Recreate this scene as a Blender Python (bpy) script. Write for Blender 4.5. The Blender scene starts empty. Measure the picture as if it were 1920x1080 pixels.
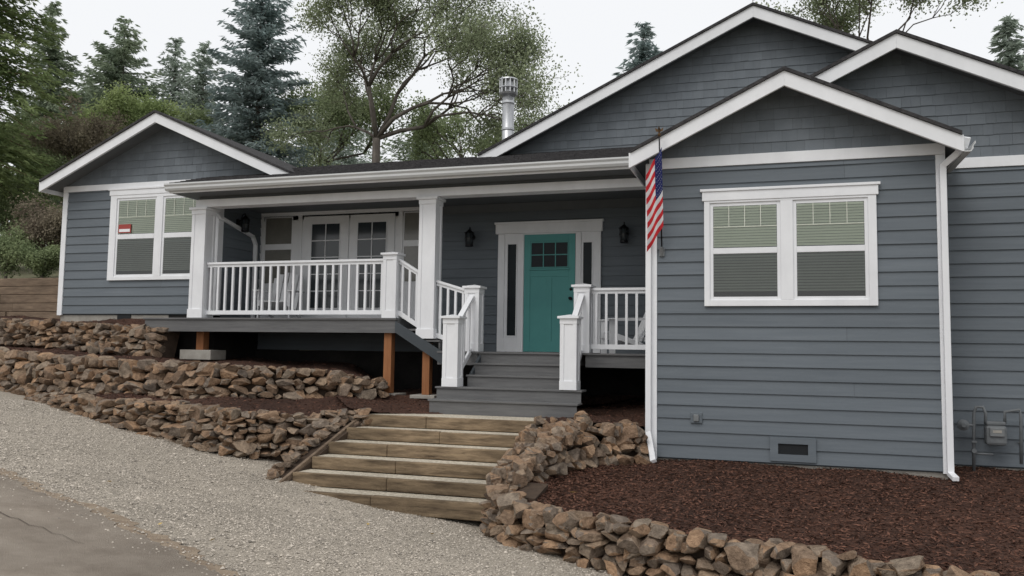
import bpy, bmesh, math, random
import numpy as np
from mathutils import Vector, Matrix, Euler
random.seed(7); rng=np.random.default_rng(7)
SC=bpy.context.scene; COL=SC.collection
sin,cos,pi=math.sin,math.cos,math.pi
U=random.uniform
# ------------------------------------------------ camera
F=1550.0
yaw=math.atan(496/F); pit=math.atan(120/F); rol=.0145
fw=Vector((-sin(yaw)*cos(pit),cos(yaw)*cos(pit),sin(pit)))
R0=Vector((cos(yaw),sin(yaw),0)); U0=R0.cross(fw)
cup=U0*cos(rol)-R0*sin(rol); crt=R0*cos(rol)+U0*sin(rol)
def P(px,py,Y):
    d=fw+crt*((px-960)/F)-cup*((py-540)/F)
    return d*(Y/d.y)
cd=bpy.data.cameras.new('camera'); cam=bpy.data.objects.new('camera',cd); COL.objects.link(cam)
m=Matrix.Identity(4)
for i in range(3): m[i][0]=crt[i]; m[i][1]=cup[i]; m[i][2]=-fw[i]
cam.matrix_world=m; cd.lens=36*F/1920; cd.sensor_width=36; cd.clip_start=.05; cd.clip_end=2000
SC.camera=cam
# ------------------------------------------------ materials
def mat(name,col,rough=.7,col2=None,scale=4,stretch=(1,1,1),bump=0,bscale=60,metal=0,detail=5,island=0,spec=.3,big=0):
    m=bpy.data.materials.new(name); m.use_nodes=True; n=m.node_tree.nodes; l=m.node_tree.links
    b=n['Principled BSDF']; b.inputs['Roughness'].default_value=rough; b.inputs['Metallic'].default_value=metal
    b.inputs['Specular IOR Level'].default_value=spec
    b.inputs['Base Color'].default_value=(*col,1)
    tc=n.new('ShaderNodeTexCoord'); mp=n.new('ShaderNodeMapping'); l.new(tc.outputs['Object'],mp.inputs[0]); mp.inputs['Scale'].default_value=stretch
    if col2:
        ns=n.new('ShaderNodeTexNoise'); ns.inputs['Scale'].default_value=scale; ns.inputs['Detail'].default_value=detail; ns.inputs['Roughness'].default_value=.65
        l.new(mp.outputs[0],ns.inputs['Vector'])
        r=n.new('ShaderNodeValToRGB'); r.color_ramp.elements[0].color=(*col,1); r.color_ramp.elements[1].color=(*col2,1)
        r.color_ramp.elements[0].position=.3; r.color_ramp.elements[1].position=.7
        l.new(ns.outputs['Fac'],r.inputs[0]); out=r.outputs[0]
    else: out=None
    def hsv(src,out):
        hs=n.new('ShaderNodeHueSaturation'); l.new(src,hs.inputs['Value'])
        if out: l.new(out,hs.inputs['Color'])
        else: hs.inputs['Color'].default_value=(*col,1)
        return hs.outputs[0]
    if island:
        g=n.new('ShaderNodeNewGeometry')
        ma=n.new('ShaderNodeMapRange'); ma.inputs['To Min'].default_value=1-island; ma.inputs['To Max'].default_value=1+island
        l.new(g.outputs['Random Per Island'],ma.inputs[0]); out=hsv(ma.outputs[0],out)
    if big:
        nb=n.new('ShaderNodeTexNoise'); nb.inputs['Scale'].default_value=.7; nb.inputs['Detail'].default_value=4; l.new(tc.outputs['Object'],nb.inputs['Vector'])
        ma=n.new('ShaderNodeMapRange'); ma.inputs['From Min'].default_value=.3; ma.inputs['From Max'].default_value=.7; ma.inputs['To Min'].default_value=1-big; ma.inputs['To Max'].default_value=1+big
        l.new(nb.outputs['Fac'],ma.inputs[0]); out=hsv(ma.outputs[0],out)
    if out: l.new(out,b.inputs['Base Color'])
    if bump:
        n2=n.new('ShaderNodeTexNoise'); n2.inputs['Scale'].default_value=bscale; n2.inputs['Detail'].default_value=6
        l.new(mp.outputs[0],n2.inputs['Vector'])
        bp=n.new('ShaderNodeBump'); bp.inputs['Strength'].default_value=bump; bp.inputs['Distance'].default_value=.02
        l.new(n2.outputs['Fac'],bp.inputs['Height']); l.new(bp.outputs[0],b.inputs['Normal'])
    return m
M={}
M['siding']=mat('siding',(.118,.138,.157),.6,(.146,.167,.186),3,(.35,.35,7),.12,50,island=.06,big=.06)
M['shingle']=mat('shingle_siding',(.138,.158,.178),.65,(.166,.187,.207),5,(1,1,.4),.15,60,island=.09,big=.05)
M['wallb']=mat('wall_board',(.06,.07,.078),.8,(.07,.08,.088),4)
M['soffit']=mat('soffit_paint',(.12,.13,.138),.7,(.14,.15,.158),3)
M['white']=mat('white_paint',(.75,.76,.78),.5,(.85,.86,.88),2.5,(1,1,.5),.05,30,big=.03)
M['gutter']=mat('gutter_paint',(.55,.56,.56),.45,(.63,.64,.64),1.5,(.5,1,1))
M['roof']=mat('roof_shingle',(.024,.023,.025),.9,(.07,.067,.068),14,(1,3,1),.6,70)
M['deck']=mat('deck_board',(.11,.11,.112),.7,(.165,.165,.165),4,(.5,6,6),.15,50)
M['conc']=mat('concrete',(.28,.26,.23),.9,(.40,.38,.34),5,bump=.3,bscale=40)
M['found_shade']=mat('foundation',(.012,.011,.011),.95,(.03,.028,.026),2.2,bump=.3)  # near-black: the shade under the deck is put into this colour
M['post']=mat('treated_post',(.25,.10,.04),.75,(.36,.16,.07),5,(3,3,.4),.2,50)
M['timber']=mat('timber',(.075,.053,.034),.92,(.33,.245,.155),2.6,(.9,4,7),.8,35,detail=11,big=.45)
M['timberdk']=mat('timber_weathered',(.11,.078,.055),.9,(.25,.185,.13),3,(1,4,6),.6,35,detail=9,big=.3)
M['tread']=mat('tread_fill',(.30,.26,.20),.95,(.66,.60,.49),26,bump=1,bscale=50,big=.2)
M['teal']=mat('teal_paint',(.085,.295,.285),.5,(.095,.325,.31),3)
M['black']=mat('black_metal',(.012,.012,.014),.4,metal=.3)
M['greym']=mat('grey_metal',(.16,.17,.175),.5,(.22,.23,.235),8,metal=.2)
M['meter']=mat('meter_paint',(.12,.13,.137),.6,(.17,.18,.187),8)
M['steel']=mat('galvanised_steel',(.42,.43,.45),.38,(.56,.57,.58),6,(1,1,.3),metal=.75)
M['mulch']=mat('mulch',(.020,.010,.007),.95,(.10,.048,.031),30,bump=1,bscale=60,detail=9,big=.3)
M['chip']=mat('bark_chip',(.10,.048,.032),.9,island=.85)
M['soil']=mat('soil',(.045,.032,.023),.95,(.09,.062,.044),8,bump=.6)
M['gravel']=mat('gravel',(.22,.188,.15),.95,(.56,.50,.415),48,bump=1,bscale=85,detail=10,big=.14)
M['pebble']=mat('pebble',(.40,.355,.30),.9,island=.6)
M['road']=mat('road_surface',(.22,.182,.145),.92,(.36,.31,.255),2.2,bump=.8,bscale=150,detail=15,big=.18)
M['dirt']=mat('dirt',(.21,.155,.11),.95,(.38,.305,.225),9,bump=.8,bscale=60,big=.15)
M['crack']=mat('crack_fill',(.10,.08,.065),.95)
M['forest']=mat('forest_floor',(.09,.10,.05),.95,(.19,.17,.11),3,bump=.8,bscale=20)
M['bark']=mat('bark',(.07,.06,.052),.95,(.16,.14,.12),7,(1,1,.3),.8,20)
M['barkr']=mat('cedar_bark',(.07,.04,.025),.95,(.13,.08,.05),7,(1,1,.2),.8,20)
M['leafy']=mat('dry_leaf',(.5,.36,.13),.8,island=.3)
M['blind']=mat('blind_slat',(.71,.73,.63),.6,(.77,.79,.69),2)
M['blindlow']=mat('blind_slat_screened',(.21,.225,.205),.7,(.26,.275,.25),2)
M['dark']=mat('dark_interior',(.012,.014,.016),.6)
M['red']=mat('flag_red',(.65,.03,.04),.8); M['blue']=mat('flag_blue',(.02,.03,.15),.8); M['fwhite']=mat('flag_white',(.85,.85,.87),.8)
M['signred']=mat('sign_red',(.35,.06,.05),.5); M['gold']=mat('aged_brass',(.10,.06,.03),.4,metal=.7)
M['pane']=mat('patio_glass',(.03,.036,.042),.1,(.05,.06,.065),1.2,spec=.5); M['curtain']=mat('pale_glass',(.16,.16,.14),.15,(.24,.23,.21),1.5,spec=.5)
M['panedk']=mat('dark_glass',(.010,.014,.017),.25,(.018,.024,.028),1.2,spec=.12)
# rock material
m=mat('field_stone',(.5,.5,.5),.95); n=m.node_tree.nodes; l=m.node_tree.links; b=n['Principled BSDF']; b.inputs['Specular IOR Level'].default_value=.08
g=n.new('ShaderNodeNewGeometry'); oi=n.new('ShaderNodeObjectInfo')
ad=n.new('ShaderNodeMath'); ad.operation='ADD'; l.new(g.outputs['Random Per Island'],ad.inputs[0]); l.new(oi.outputs['Random'],ad.inputs[1])
fr=n.new('ShaderNodeMath'); fr.operation='FRACT'; l.new(ad.outputs[0],fr.inputs[0])
r=n.new('ShaderNodeValToRGB'); cr=r.color_ramp
cols=[(.185,.135,.10),(.35,.235,.155),(.25,.195,.15),(.20,.17,.145),(.40,.265,.17),(.29,.24,.19),(.24,.20,.165),(.36,.265,.185)]
cr.elements[0].color=(*cols[0],1); cr.elements[0].position=0; cr.elements[1].color=(*cols[-1],1)
for i in range(1,7):
    e=cr.elements.new(i/7); e.color=(*cols[i],1)
l.new(fr.outputs[0],r.inputs[0])
ns=n.new('ShaderNodeTexNoise'); ns.inputs['Scale'].default_value=10; ns.inputs['Detail'].default_value=11; ns.inputs['Roughness'].default_value=.78
l.new(g.outputs['Position'],ns.inputs['Vector'])
r2=n.new('ShaderNodeValToRGB'); r2.color_ramp.elements[0].position=.35; r2.color_ramp.elements[1].position=.68
r2.color_ramp.elements[0].color=(.42,.40,.39,1); r2.color_ramp.elements[1].color=(1.5,1.47,1.42,1)
l.new(ns.outputs['Fac'],r2.inputs[0])
mx=n.new('ShaderNodeMix'); mx.data_type='RGBA'; mx.blend_type='MULTIPLY'; mx.inputs[0].default_value=1
l.new(r.outputs[0],mx.inputs[6]); l.new(r2.outputs[0],mx.inputs[7]); l.new(mx.outputs[2],b.inputs['Base Color'])
n2=n.new('ShaderNodeTexNoise'); n2.inputs['Scale'].default_value=20; n2.inputs['Detail'].default_value=10; n2.inputs['Roughness'].default_value=.65; l.new(g.outputs['Position'],n2.inputs['Vector'])
bp=n.new('ShaderNodeBump'); bp.inputs['Strength'].default_value=1; bp.inputs['Distance'].default_value=.045
l.new(n2.outputs['Fac'],bp.inputs['Height']); l.new(bp.outputs[0],b.inputs['Normal'])
M['rock']=m
def glassmat(name,tint,gl):
    m=bpy.data.materials.new(name); m.use_nodes=True; n=m.node_tree.nodes; l=m.node_tree.links; n.clear()
    o=n.new('ShaderNodeOutputMaterial'); t=n.new('ShaderNodeBsdfTransparent'); t.inputs[0].default_value=(*tint,1)
    g=n.new('ShaderNodeBsdfGlossy'); g.inputs['Roughness'].default_value=.05; fr=n.new('ShaderNodeFresnel'); fr.inputs[0].default_value=1.5
    ad=n.new('ShaderNodeMath'); ad.inputs[1].default_value=gl; mi=n.new('ShaderNodeMixShader')
    l.new(fr.outputs[0],ad.inputs[0]); l.new(ad.outputs[0],mi.inputs[0]); l.new(t.outputs[0],mi.inputs[1]); l.new(g.outputs[0],mi.inputs[2]); l.new(mi.outputs[0],o.inputs[0]); return m
M['glass']=glassmat('window_glass',(.88,.93,.88),.04)
def leafmat(name,c1,c2,sc=.8,trans=.35,isl=.3):
    m=bpy.data.materials.new(name); m.use_nodes=True; n=m.node_tree.nodes; l=m.node_tree.links; n.clear()
    o=n.new('ShaderNodeOutputMaterial'); d=n.new('ShaderNodeBsdfDiffuse'); t=n.new('ShaderNodeBsdfTranslucent'); mi=n.new('ShaderNodeMixShader'); mi.inputs[0].default_value=trans
    tc=n.new('ShaderNodeTexCoord'); ns=n.new('ShaderNodeTexNoise'); ns.inputs['Scale'].default_value=sc; ns.inputs['Detail'].default_value=3
    l.new(tc.outputs['Object'],ns.inputs['Vector']); r=n.new('ShaderNodeValToRGB'); r.color_ramp.elements[0].position=.35; r.color_ramp.elements[1].position=.65
    r.color_ramp.elements[0].color=(*c1,1); r.color_ramp.elements[1].color=(*c2,1); l.new(ns.outputs['Fac'],r.inputs[0])
    g=n.new('ShaderNodeNewGeometry'); ma=n.new('ShaderNodeMapRange'); ma.inputs['To Min'].default_value=1-isl; ma.inputs['To Max'].default_value=1+isl
    l.new(g.outputs['Random Per Island'],ma.inputs[0]); hs=n.new('ShaderNodeHueSaturation'); l.new(ma.outputs[0],hs.inputs['Value']); l.new(r.outputs[0],hs.inputs['Color'])
    l.new(hs.outputs[0],d.inputs[0]); l.new(hs.outputs[0],t.inputs[0]); l.new(d.outputs[0],mi.inputs[1]); l.new(t.outputs[0],mi.inputs[2]); l.new(mi.outputs[0],o.inputs[0]); return m
M['fir']=leafmat('fir_needles',(.22,.27,.195),(.34,.395,.28))
M['pine']=leafmat('hazed_pine_needles',(.29,.34,.29),(.41,.47,.40))  # distance haze is put into this paler needle colour
M['spruce']=leafmat('spruce_needles',(.20,.26,.255),(.35,.41,.40))
M['cedar']=leafmat('cedar_foliage',(.13,.18,.075),(.30,.36,.17))
M['oak']=leafmat('oak_leaves',(.24,.28,.175),(.39,.44,.28))
M['lime']=leafmat('yellow_green_leaves',(.29,.36,.16),(.43,.50,.24))
M['green']=leafmat('green_leaves',(.19,.24,.13),(.32,.375,.205))
M['purple']=leafmat('brownish_leaves',(.21,.175,.135),(.34,.30,.22))
# ------------------------------------------------ mesh helpers
def base(o):
    v=Vector((0,0,0))
    while o: v+=Vector(o.location); o=o.parent
    return v
class MB:
    def __init__(s): s.v=[]; s.f=[]; s.mi=[]; s.k=0
    def add(s,vs,fs):
        o=len(s.v); s.v+=[tuple(v) for v in vs]
        for f in fs: s.f.append(tuple(i+o for i in f)); s.mi.append(s.k)
    def poly(s,pts): s.add(pts,[tuple(range(len(pts)))])
    def hexa(s,a): s.add(a,[(0,1,2,3),(7,6,5,4),(0,4,5,1),(1,5,6,2),(2,6,7,3),(3,7,4,0)])
    def box(s,x0,x1,y0,y1,z0,z1): s.hexa([(x0,y0,z0),(x1,y0,z0),(x1,y1,z0),(x0,y1,z0),(x0,y0,z1),(x1,y0,z1),(x1,y1,z1),(x0,y1,z1)])
    def bar(s,p0,p1,w,h,up=(0,0,1)):
        p0=Vector(p0);p1=Vector(p1);d=(p1-p0).normalized();sd=d.cross(Vector(up)).normalized();u=sd.cross(d)
        a=sd*w/2;b=u*h/2
        s.hexa([p0-a-b,p0+a-b,p1+a-b,p1-a-b,p0-a+b,p0+a+b,p1+a+b,p1-a+b])
    def path(s,pts,rs,n=8):
        o=len(s.v); N=len(pts); pts=[Vector(p) for p in pts]
        if not hasattr(rs,'__len__'): rs=[rs]*N
        for i,p in enumerate(pts):
            d=(pts[min(i+1,N-1)]-pts[max(i-1,0)]).normalized()
            a=d.orthogonal().normalized() if i==0 else (a-d*a.dot(d)).normalized()
            b=d.cross(a)
            for k in range(n):
                t=2*pi*k/n; s.v.append(tuple(p+a*(rs[i]*cos(t))+b*(rs[i]*sin(t))))
        for i in range(N-1):
            for k in range(n):
                s.f.append((o+i*n+k,o+i*n+(k+1)%n,o+(i+1)*n+(k+1)%n,o+(i+1)*n+k)); s.mi.append(s.k)
        s.f.append(tuple(o+k for k in range(n))[::-1]); s.mi.append(s.k); s.f.append(tuple(o+(N-1)*n+k for k in range(n))); s.mi.append(s.k)
    def lathe(s,c,prof,n=14,axis='z'):
        c=Vector(c)
        A={'z':((1,0,0),(0,1,0),(0,0,1)),'y':((1,0,0),(0,0,1),(0,-1,0))}[axis]
        A=[Vector(a) for a in A]; o=len(s.v)
        for r,z in prof:
            for k in range(n):
                t=2*pi*k/n; s.v.append(tuple(c+A[0]*(r*cos(t))+A[1]*(r*sin(t))+A[2]*z))
        for i in range(len(prof)-1):
            for k in range(n): s.f.append((o+i*n+k,o+i*n+(k+1)%n,o+(i+1)*n+(k+1)%n,o+(i+1)*n+k)); s.mi.append(s.k)
        s.f.append(tuple(o+k for k in range(n))); s.mi.append(s.k); s.f.append(tuple(o+(len(prof)-1)*n+k for k in range(n))); s.mi.append(s.k)
    def prism(s,xz,y0,y1):
        n=len(xz); a=[(x,y0,z) for x,z in xz]; b=[(x,y1,z) for x,z in xz]
        s.add(a+b,[tuple(range(n)),tuple(range(2*n-1,n-1,-1))]+[(i,(i+1)%n,n+(i+1)%n,n+i) for i in range(n)])
    def build(s,name,mats,parent=None,smooth=False,bevel=0,clip=None,recalc=True):
        L=base(parent); me=bpy.data.meshes.new(name)
        me.from_pydata([(v[0]-L.x,v[1]-L.y,v[2]-L.z) for v in s.v],[],s.f)
        if not isinstance(mats,(list,tuple)): mats=[mats]
        for q in mats: me.materials.append(q)
        if len(mats)>1: me.polygons.foreach_set('material_index',s.mi)
        if recalc or clip:
            bm=bmesh.new(); bm.from_mesh(me)
            if clip:
                for co,no in clip:
                    bmesh.ops.bisect_plane(bm,geom=bm.verts[:]+bm.edges[:]+bm.faces[:],plane_co=Vector(co)-L,plane_no=Vector(no),clear_outer=True)
            if recalc: bmesh.ops.recalc_face_normals(bm,faces=bm.faces[:])
            bm.to_mesh(me); bm.free()
        if smooth: me.polygons.foreach_set('use_smooth',[True]*len(me.polygons))
        o=bpy.data.objects.new(name,me); COL.objects.link(o); o.parent=parent
        if bevel:
            b=o.modifiers.new('bevel','BEVEL'); b.width=bevel; b.segments=2; b.limit_method='ANGLE'
        return o
def thing(name,label,cat,loc=(0,0,0),group=None):
    o=bpy.data.objects.new(name,None); COL.objects.link(o); o.location=loc; o.empty_display_size=.2
    o['label']=label; o['category']=cat
    if group: o['group']=group
    return o
def tag(o,label,cat,group=None,kind=None):
    o['label']=label; o['category']=cat
    if group: o['group']=group
    if kind: o['kind']=kind
    return o
def struct(o): o['kind']='structure'; return o
# ------------------------------------------------ terrain
ctl=[(-5.8,8.95,-1.88),(-3.26,8.95,-1.93),(-4.5,8.95,-1.9),(-2.2,8.1,-2.1),(-3.5,5,-1.6),(-7.3,6.2,-1.17),(-11.15,10.5,-.95),(-13.2,11.3,-.85),(-6.5,10.4,-1.5),(-7.2,9.65,-1.45),(-8.45,9.8,-1.3),(0,0,-1.65)]
def Hp(X,Y): return -1.65-.12*np.clip(X,-26,6)-.06*np.clip(Y,-10,14)
cx=np.array([c[0] for c in ctl]); cy=np.array([c[1] for c in ctl]); cr_=np.array([c[2] for c in ctl])-Hp(cx,cy)
def H(X,Y):
    X=np.asarray(X,float); Y=np.asarray(Y,float)
    w=np.exp(-((X[...,None]-cx)**2+(Y[...,None]-cy)**2)/(2*1.3**2))
    return Hp(X,Y)+(w*cr_).sum(-1)/(w.sum(-1)+.25)+.012*np.sin(X*3.1+Y*2.3)*np.sin(Y*2.7-X)
def sm(x,a,b): t=np.clip((x-a)/(b-a),0,1); return t*t*(3-2*t)
def G(X,Y):
    z=H(X,Y)-.07; w=sm(Y,14.8,18); z=z*(1-w)+w*(.6+.05*np.clip(Y-16,0,60))
    w2=sm(Y,13.95,14.15)*(1-sm(X,-13.95,-12)); z=z*(1-w2)+w2*(1.35+.16*np.clip(Y-14,0,40))
    return z
def sheet(name,X,Y,Z,m,smooth=True):
    ny,nx=X.shape; me=bpy.data.meshes.new(name); me.vertices.add(nx*ny)
    me.vertices.foreach_set('co',np.stack([X,Y,Z],-1).reshape(-1)); 
    i=np.arange(nx*ny).reshape(ny,nx); f=np.stack([i[:-1,:-1],i[:-1,1:],i[1:,1:],i[1:,:-1]],-1).reshape(-1,4)
    n=len(f); me.loops.add(n*4); me.loops.foreach_set('vertex_index',f.reshape(-1)); me.polygons.add(n)
    me.polygons.foreach_set('loop_start',np.arange(n)*4); me.polygons.foreach_set('loop_total',np.full(n,4)); me.polygons.foreach_set('use_smooth',np.ones(n,bool))
    me.update(calc_edges=True); me.materials.append(m); o=bpy.data.objects.new(name,me); COL.objects.link(o); return o
xs=np.concatenate([[-500,-300,-150,-80,-50,-35,-26],np.arange(-20,8.1,.5),[10,14,20,40,80,200,500]])
ys=np.concatenate([[-500,-200,-80,-30,-12],np.arange(-6,13.9,.5),[13.94,14.0,14.16,14.5],np.arange(15,24,1),[28,35,50,80,150,300,600]])
X,Y=np.meshgrid(xs,ys); struct(sheet('ground',X,Y,G(X,Y),M['forest']))
X,Y=np.meshgrid(np.arange(-19,8,.08),np.arange(-5,13.4,.08)); struct(sheet('gravel_driveway',X,Y,H(X,Y)+rng.normal(0,.0045,X.shape),M['gravel']))
ra=np.array([-7.3,6.2]); rb=np.array([-3.5,5.0]); rd=(rb-ra)/np.linalg.norm(rb-ra); rn=np.array([rd[1],-rd[0]])
def roadsheet(name,t0,wid,lift,m,jit):
    S,T=np.meshgrid(np.arange(-14,13,.05),np.linspace(0,1,45))
    e=t0+jit*(np.sin(S*2.1)+.6*np.sin(S*5.3+1)+.5*np.sin(S*13+.4)+.4*np.sin(S*29)+.35*np.sin(S*47+2))*(1-T)
    D=e+(wid-e)*T**1.5; X=ra[0]+rd[0]*S+rn[0]*D; Y=ra[1]+rd[1]*S+rn[1]*D
    return struct(sheet(name,X,Y,H(X,Y)+lift,m))
roadsheet('dirt_verge',-.12,.6,.010,M['dirt'],.06); roadsheet('road',0.05,6.5,.016,M['road'],.04)
def hit(px,py,zf,lift):
    d=P(px,py,1.0); t=1.0
    while t<30:
        p=d*t
        if p.z<zf(p)+lift: break
        t+=.02
    return p
k=MB(); pts=[hit(px,py,lambda p:float(H(p.x,p.y)),.02) for px,py in [(-5,958),(18,970),(34,973),(55,985),(80,989),(97,1000),(118,1004),(140,1017),(158,1020)]]
for i,(a,b) in enumerate(zip(pts,pts[1:])):
    n_=Vector((-(b-a).y,(b-a).x,0)).normalized(); wa=.0035*(1-i/9)+.001; wb=.0035*(1-(i+1)/9)+.001
    q=[a-n_*wa,b-n_*wb,b+n_*wb,a+n_*wa]; k.poly([(v.x,v.y,float(H(v.x,v.y))+.022) for v in q])
struct(k.build('road_crack',M['crack']))
# ------------------------------------------------ quick leaf/diamond mesh
def diamonds(name,c,a,b,m,parent=None):
    L=np.array(base(parent)); c=c-L; n=len(c)
    v=np.stack([c-a,c-b,c+a,c+b],1).reshape(-1,3); me=bpy.data.meshes.new(name); me.vertices.add(4*n); me.vertices.foreach_set('co',v.reshape(-1))
    me.loops.add(4*n); me.loops.foreach_set('vertex_index',np.arange(4*n)); me.polygons.add(n)
    me.polygons.foreach_set('loop_start',np.arange(n)*4); me.polygons.foreach_set('loop_total',np.full(n,4)); me.update(calc_edges=True)
    me.materials.append(m); o=bpy.data.objects.new(name,me); COL.objects.link(o); o.parent=parent; return o
def runit(n):
    v=rng.normal(size=(n,3)); return v/np.linalg.norm(v,axis=1,keepdims=True)
def perp(a):
    b=np.cross(a,runit(len(a))); return b/(np.linalg.norm(b,axis=1,keepdims=True)+1e-9)
# ------------------------------------------------ stones
def rockmesh(sd,name='stone',sub=3):
    r=random.Random(sd); bm=bmesh.new(); bmesh.ops.create_icosphere(bm,subdivisions=sub,radius=1.24)
    pl=[]
    for ax in range(3):
        for s in (-1,1):
            v=[r.gauss(0,.26) for _ in range(3)]; v[ax]+=s; pl.append((Vector(v).normalized(),r.uniform(.58,.85)))
    for _ in range(r.choice([4,5,6,7])):
        n_=Vector((r.choice([-1,1])*r.uniform(.3,1),r.choice([-1,1])*r.uniform(.3,1),r.choice([-1,0,1])*r.uniform(.4,1))).normalized(); pl.append((n_,r.uniform(.66,.95)))
    for _ in range(2):
        for v in bm.verts:
            for n_,d in pl:
                t=v.co.dot(n_)
                if t>d: v.co-=n_*(t-d)
    for v in bm.verts: v.co*=1+.035*sin(v.co.x*9+sd)*sin(v.co.y*8+sd*2)*sin(v.co.z*7)
    mm=[max(abs(v.co[i]) for v in bm.verts) for i in range(3)]
    for v in bm.verts: v.co=Vector([v.co[i]*.88/mm[i] for i in range(3)])
    me=bpy.data.meshes.new(name); bm.to_mesh(me); bm.free(); me.materials.append(M['rock'])
    me.polygons.foreach_set('use_smooth',[True]*len(me.polygons)); return me
RK=[rockmesh(i) for i in range(26)]
for me in RK:
    try: me.set_sharp_from_angle(angle=math.radians(20))
    except Exception: pass
def rrot():
    return Euler((random.choice([0,pi/2,pi,-pi/2])+U(-.17,.17),random.choice([0,pi])+U(-.17,.17),random.choice([0,pi/2,pi,-pi/2])+U(-.2,.2))).to_matrix().to_4x4()
def bake(name,items,m,parent):
    L=base(parent); V=[];Fa=[];o=0
    for me,mt in items:
        n_=len(me.vertices); co=np.empty(n_*3); me.vertices.foreach_get('co',co); co=co.reshape(-1,3)
        A=np.array(mt.to_3x3()); t=np.array(mt.translation-L); V.append(co@A.T+t)
        nf=len(me.polygons); f=np.empty(nf*3,int); me.loops.foreach_get('vertex_index',f); Fa.append(f+o); o+=n_
    V=np.concatenate(V); f=np.concatenate(Fa); me=bpy.data.meshes.new(name); me.vertices.add(len(V)); me.vertices.foreach_set('co',V.reshape(-1))
    nf=len(f)//3; me.loops.add(len(f)); me.loops.foreach_set('vertex_index',f); me.polygons.add(nf); me.polygons.foreach_set('loop_start',np.arange(nf)*3); me.polygons.foreach_set('loop_total',np.full(nf,3))
    me.update(calc_edges=True); me.materials.append(m); me.polygons.foreach_set('use_smooth',np.ones(nf,bool))
    try: me.set_sharp_from_angle(angle=math.radians(20))
    except Exception: pass
    ob=bpy.data.objects.new(name,me); COL.objects.link(ob); ob.parent=parent; return ob
def lerp_poly(pts,s):
    d=0
    for a,b in zip(pts,pts[1:]):
        L=math.hypot(b[0]-a[0],b[1]-a[1])
        if s<=d+L or b is pts[-1]:
            t=min(max((s-d)/L,0),1); q=[a[i]+(b[i]-a[i])*t for i in range(4)]; tx,ty=(b[0]-a[0])/L,(b[1]-a[1])/L; return q,(tx,ty)
        d+=L
def stonewall(label,pts,sz=(.17,.36),rh=(.12,.2),batter=.25,th=.17,group='dry stacked stone walls',drop=0,bigp=.12):
    root=thing('stone_wall',label,'stone wall',(pts[0][0],pts[0][1],pts[0][2]),group)
    tot=sum(math.hypot(b[0]-a[0],b[1]-a[1]) for a,b in zip(pts,pts[1:])); items=[]
    zo=0; mh=max(p[3]-p[2] for p in pts)
    while zo<mh:
        h=U(*rh); s=U(-.1,.05)
        while s<tot:
            big=random.random()<bigp
            w=U(*sz)*(1.3 if big else U(.7,1.05)); q,(tx,ty)=lerp_poly(pts,s+w/2); hh=q[3]-q[2]
            if zo+h*.45<hh or zo==0:
                hz=h*U(.75,1.2)*(1.45 if big else 1); zc=min(q[2]+zo+h*.5,q[3]-hz*.5)+U(-.025,.025)
                nx,ny=ty,-tx; off=-(batter*zo)+U(-.045,.035)+(.02 if big else 0)
                loc=Vector((q[0]+nx*off,q[1]+ny*off,zc))
                mt=Matrix.Translation(loc)@Matrix.Rotation(math.atan2(ty,tx)+U(-.3,.3),4,'Z')@Matrix.Rotation(U(-.28,.28),4,'Y')@Matrix.Rotation(U(-.2,.25),4,'X')
                mt=mt@Matrix.Diagonal((w*.63,th*U(.8,1.15),hz*.66,1))@rrot()
                items.append((w*hz/loc.length**2,random.choice(RK),mt))
            s+=w*.96
        zo+=h*.92
    s=0
    while s<tot:
        w=U(.09,.25); q,(tx,ty)=lerp_poly(pts,s+w/2); bo=batter*(q[3]-q[2])+U(0,.14)
        loc=Vector((q[0]-ty*bo,q[1]+tx*bo,q[3]-.04+U(-.03,.02)))
        mt=Matrix.Translation(loc)@Matrix.Rotation(math.atan2(ty,tx)+U(-.5,.5),4,'Z')@Matrix.Rotation(U(-.2,.2),4,'X')@Matrix.Diagonal((w*.6,w*.55,w*.28,1))@rrot()
        items.append((w*w*.6/loc.length**2,random.choice(RK),mt)); s+=w*.95
    items.sort(key=lambda t:-t[0]); L=base(root)
    for _,me,mt in items[:98]:
        o=bpy.data.objects.new('stone',me); COL.objects.link(o); o.parent=root; o.matrix_local=Matrix.Translation(-L)@mt
    if len(items)>98:
        o=bake('small_stones',[(b_,c) for a,b_,c in items[98:]],M['rock'],root); o['kind']='stuff'
    k=MB()
    for i in range(len(pts)-1):
        a,b=pts[i],pts[i+1]; Ln=math.hypot(b[0]-a[0],b[1]-a[1]); nx,ny=-(b[1]-a[1])/Ln,(b[0]-a[0])/Ln
        def q(p,o,z): return (p[0]+nx*o,p[1]+ny*o,z)
        ha,hb=a[3]-a[2],b[3]-b[2]; wd=.2 if drop else .34
        k.hexa([q(a,.05,a[2]-.15),q(b,.05,b[2]-.15),q(b,.05+wd,b[2]-.15),q(a,.05+wd,a[2]-.15),q(a,.06+batter*ha,a[3]-.08-drop),q(b,.06+batter*hb,b[3]-.08-drop),q(b,.08+wd+batter*hb,b[3]-.08-drop),q(a,.08+wd+batter*ha,a[3]-.08-drop)])
    k.build('dark_earth_backing',M['soil'],root)  # soil backing, added dark so the gaps between stones look shaded
    return root
def W(px,yb,yt,Y):
    a=P(px,yt,Y); b=P(px,yb,Y); return (a.x,Y,b.z-.03,a.z)
wD=[W(60,750,738,10.8),W(160,778,744,10.25),W(300,824,752,9.95),W(430,850,770,9.75),W(560,852,776,10.3),W(690,830,770,10.8)]
stonewall('low stone wall above the gravel, lowest of the walls left of the timber steps',wD,sz=(.12,.28),rh=(.075,.13))
wE=[W(-60,740,648,11.5),W(0,735,655,11.4),W(200,755,672,11.2),W(400,748,682,11.05),W(560,746,690,11.6),W(640,745,697,11.95),W(722,742,714,12.3)]
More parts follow.
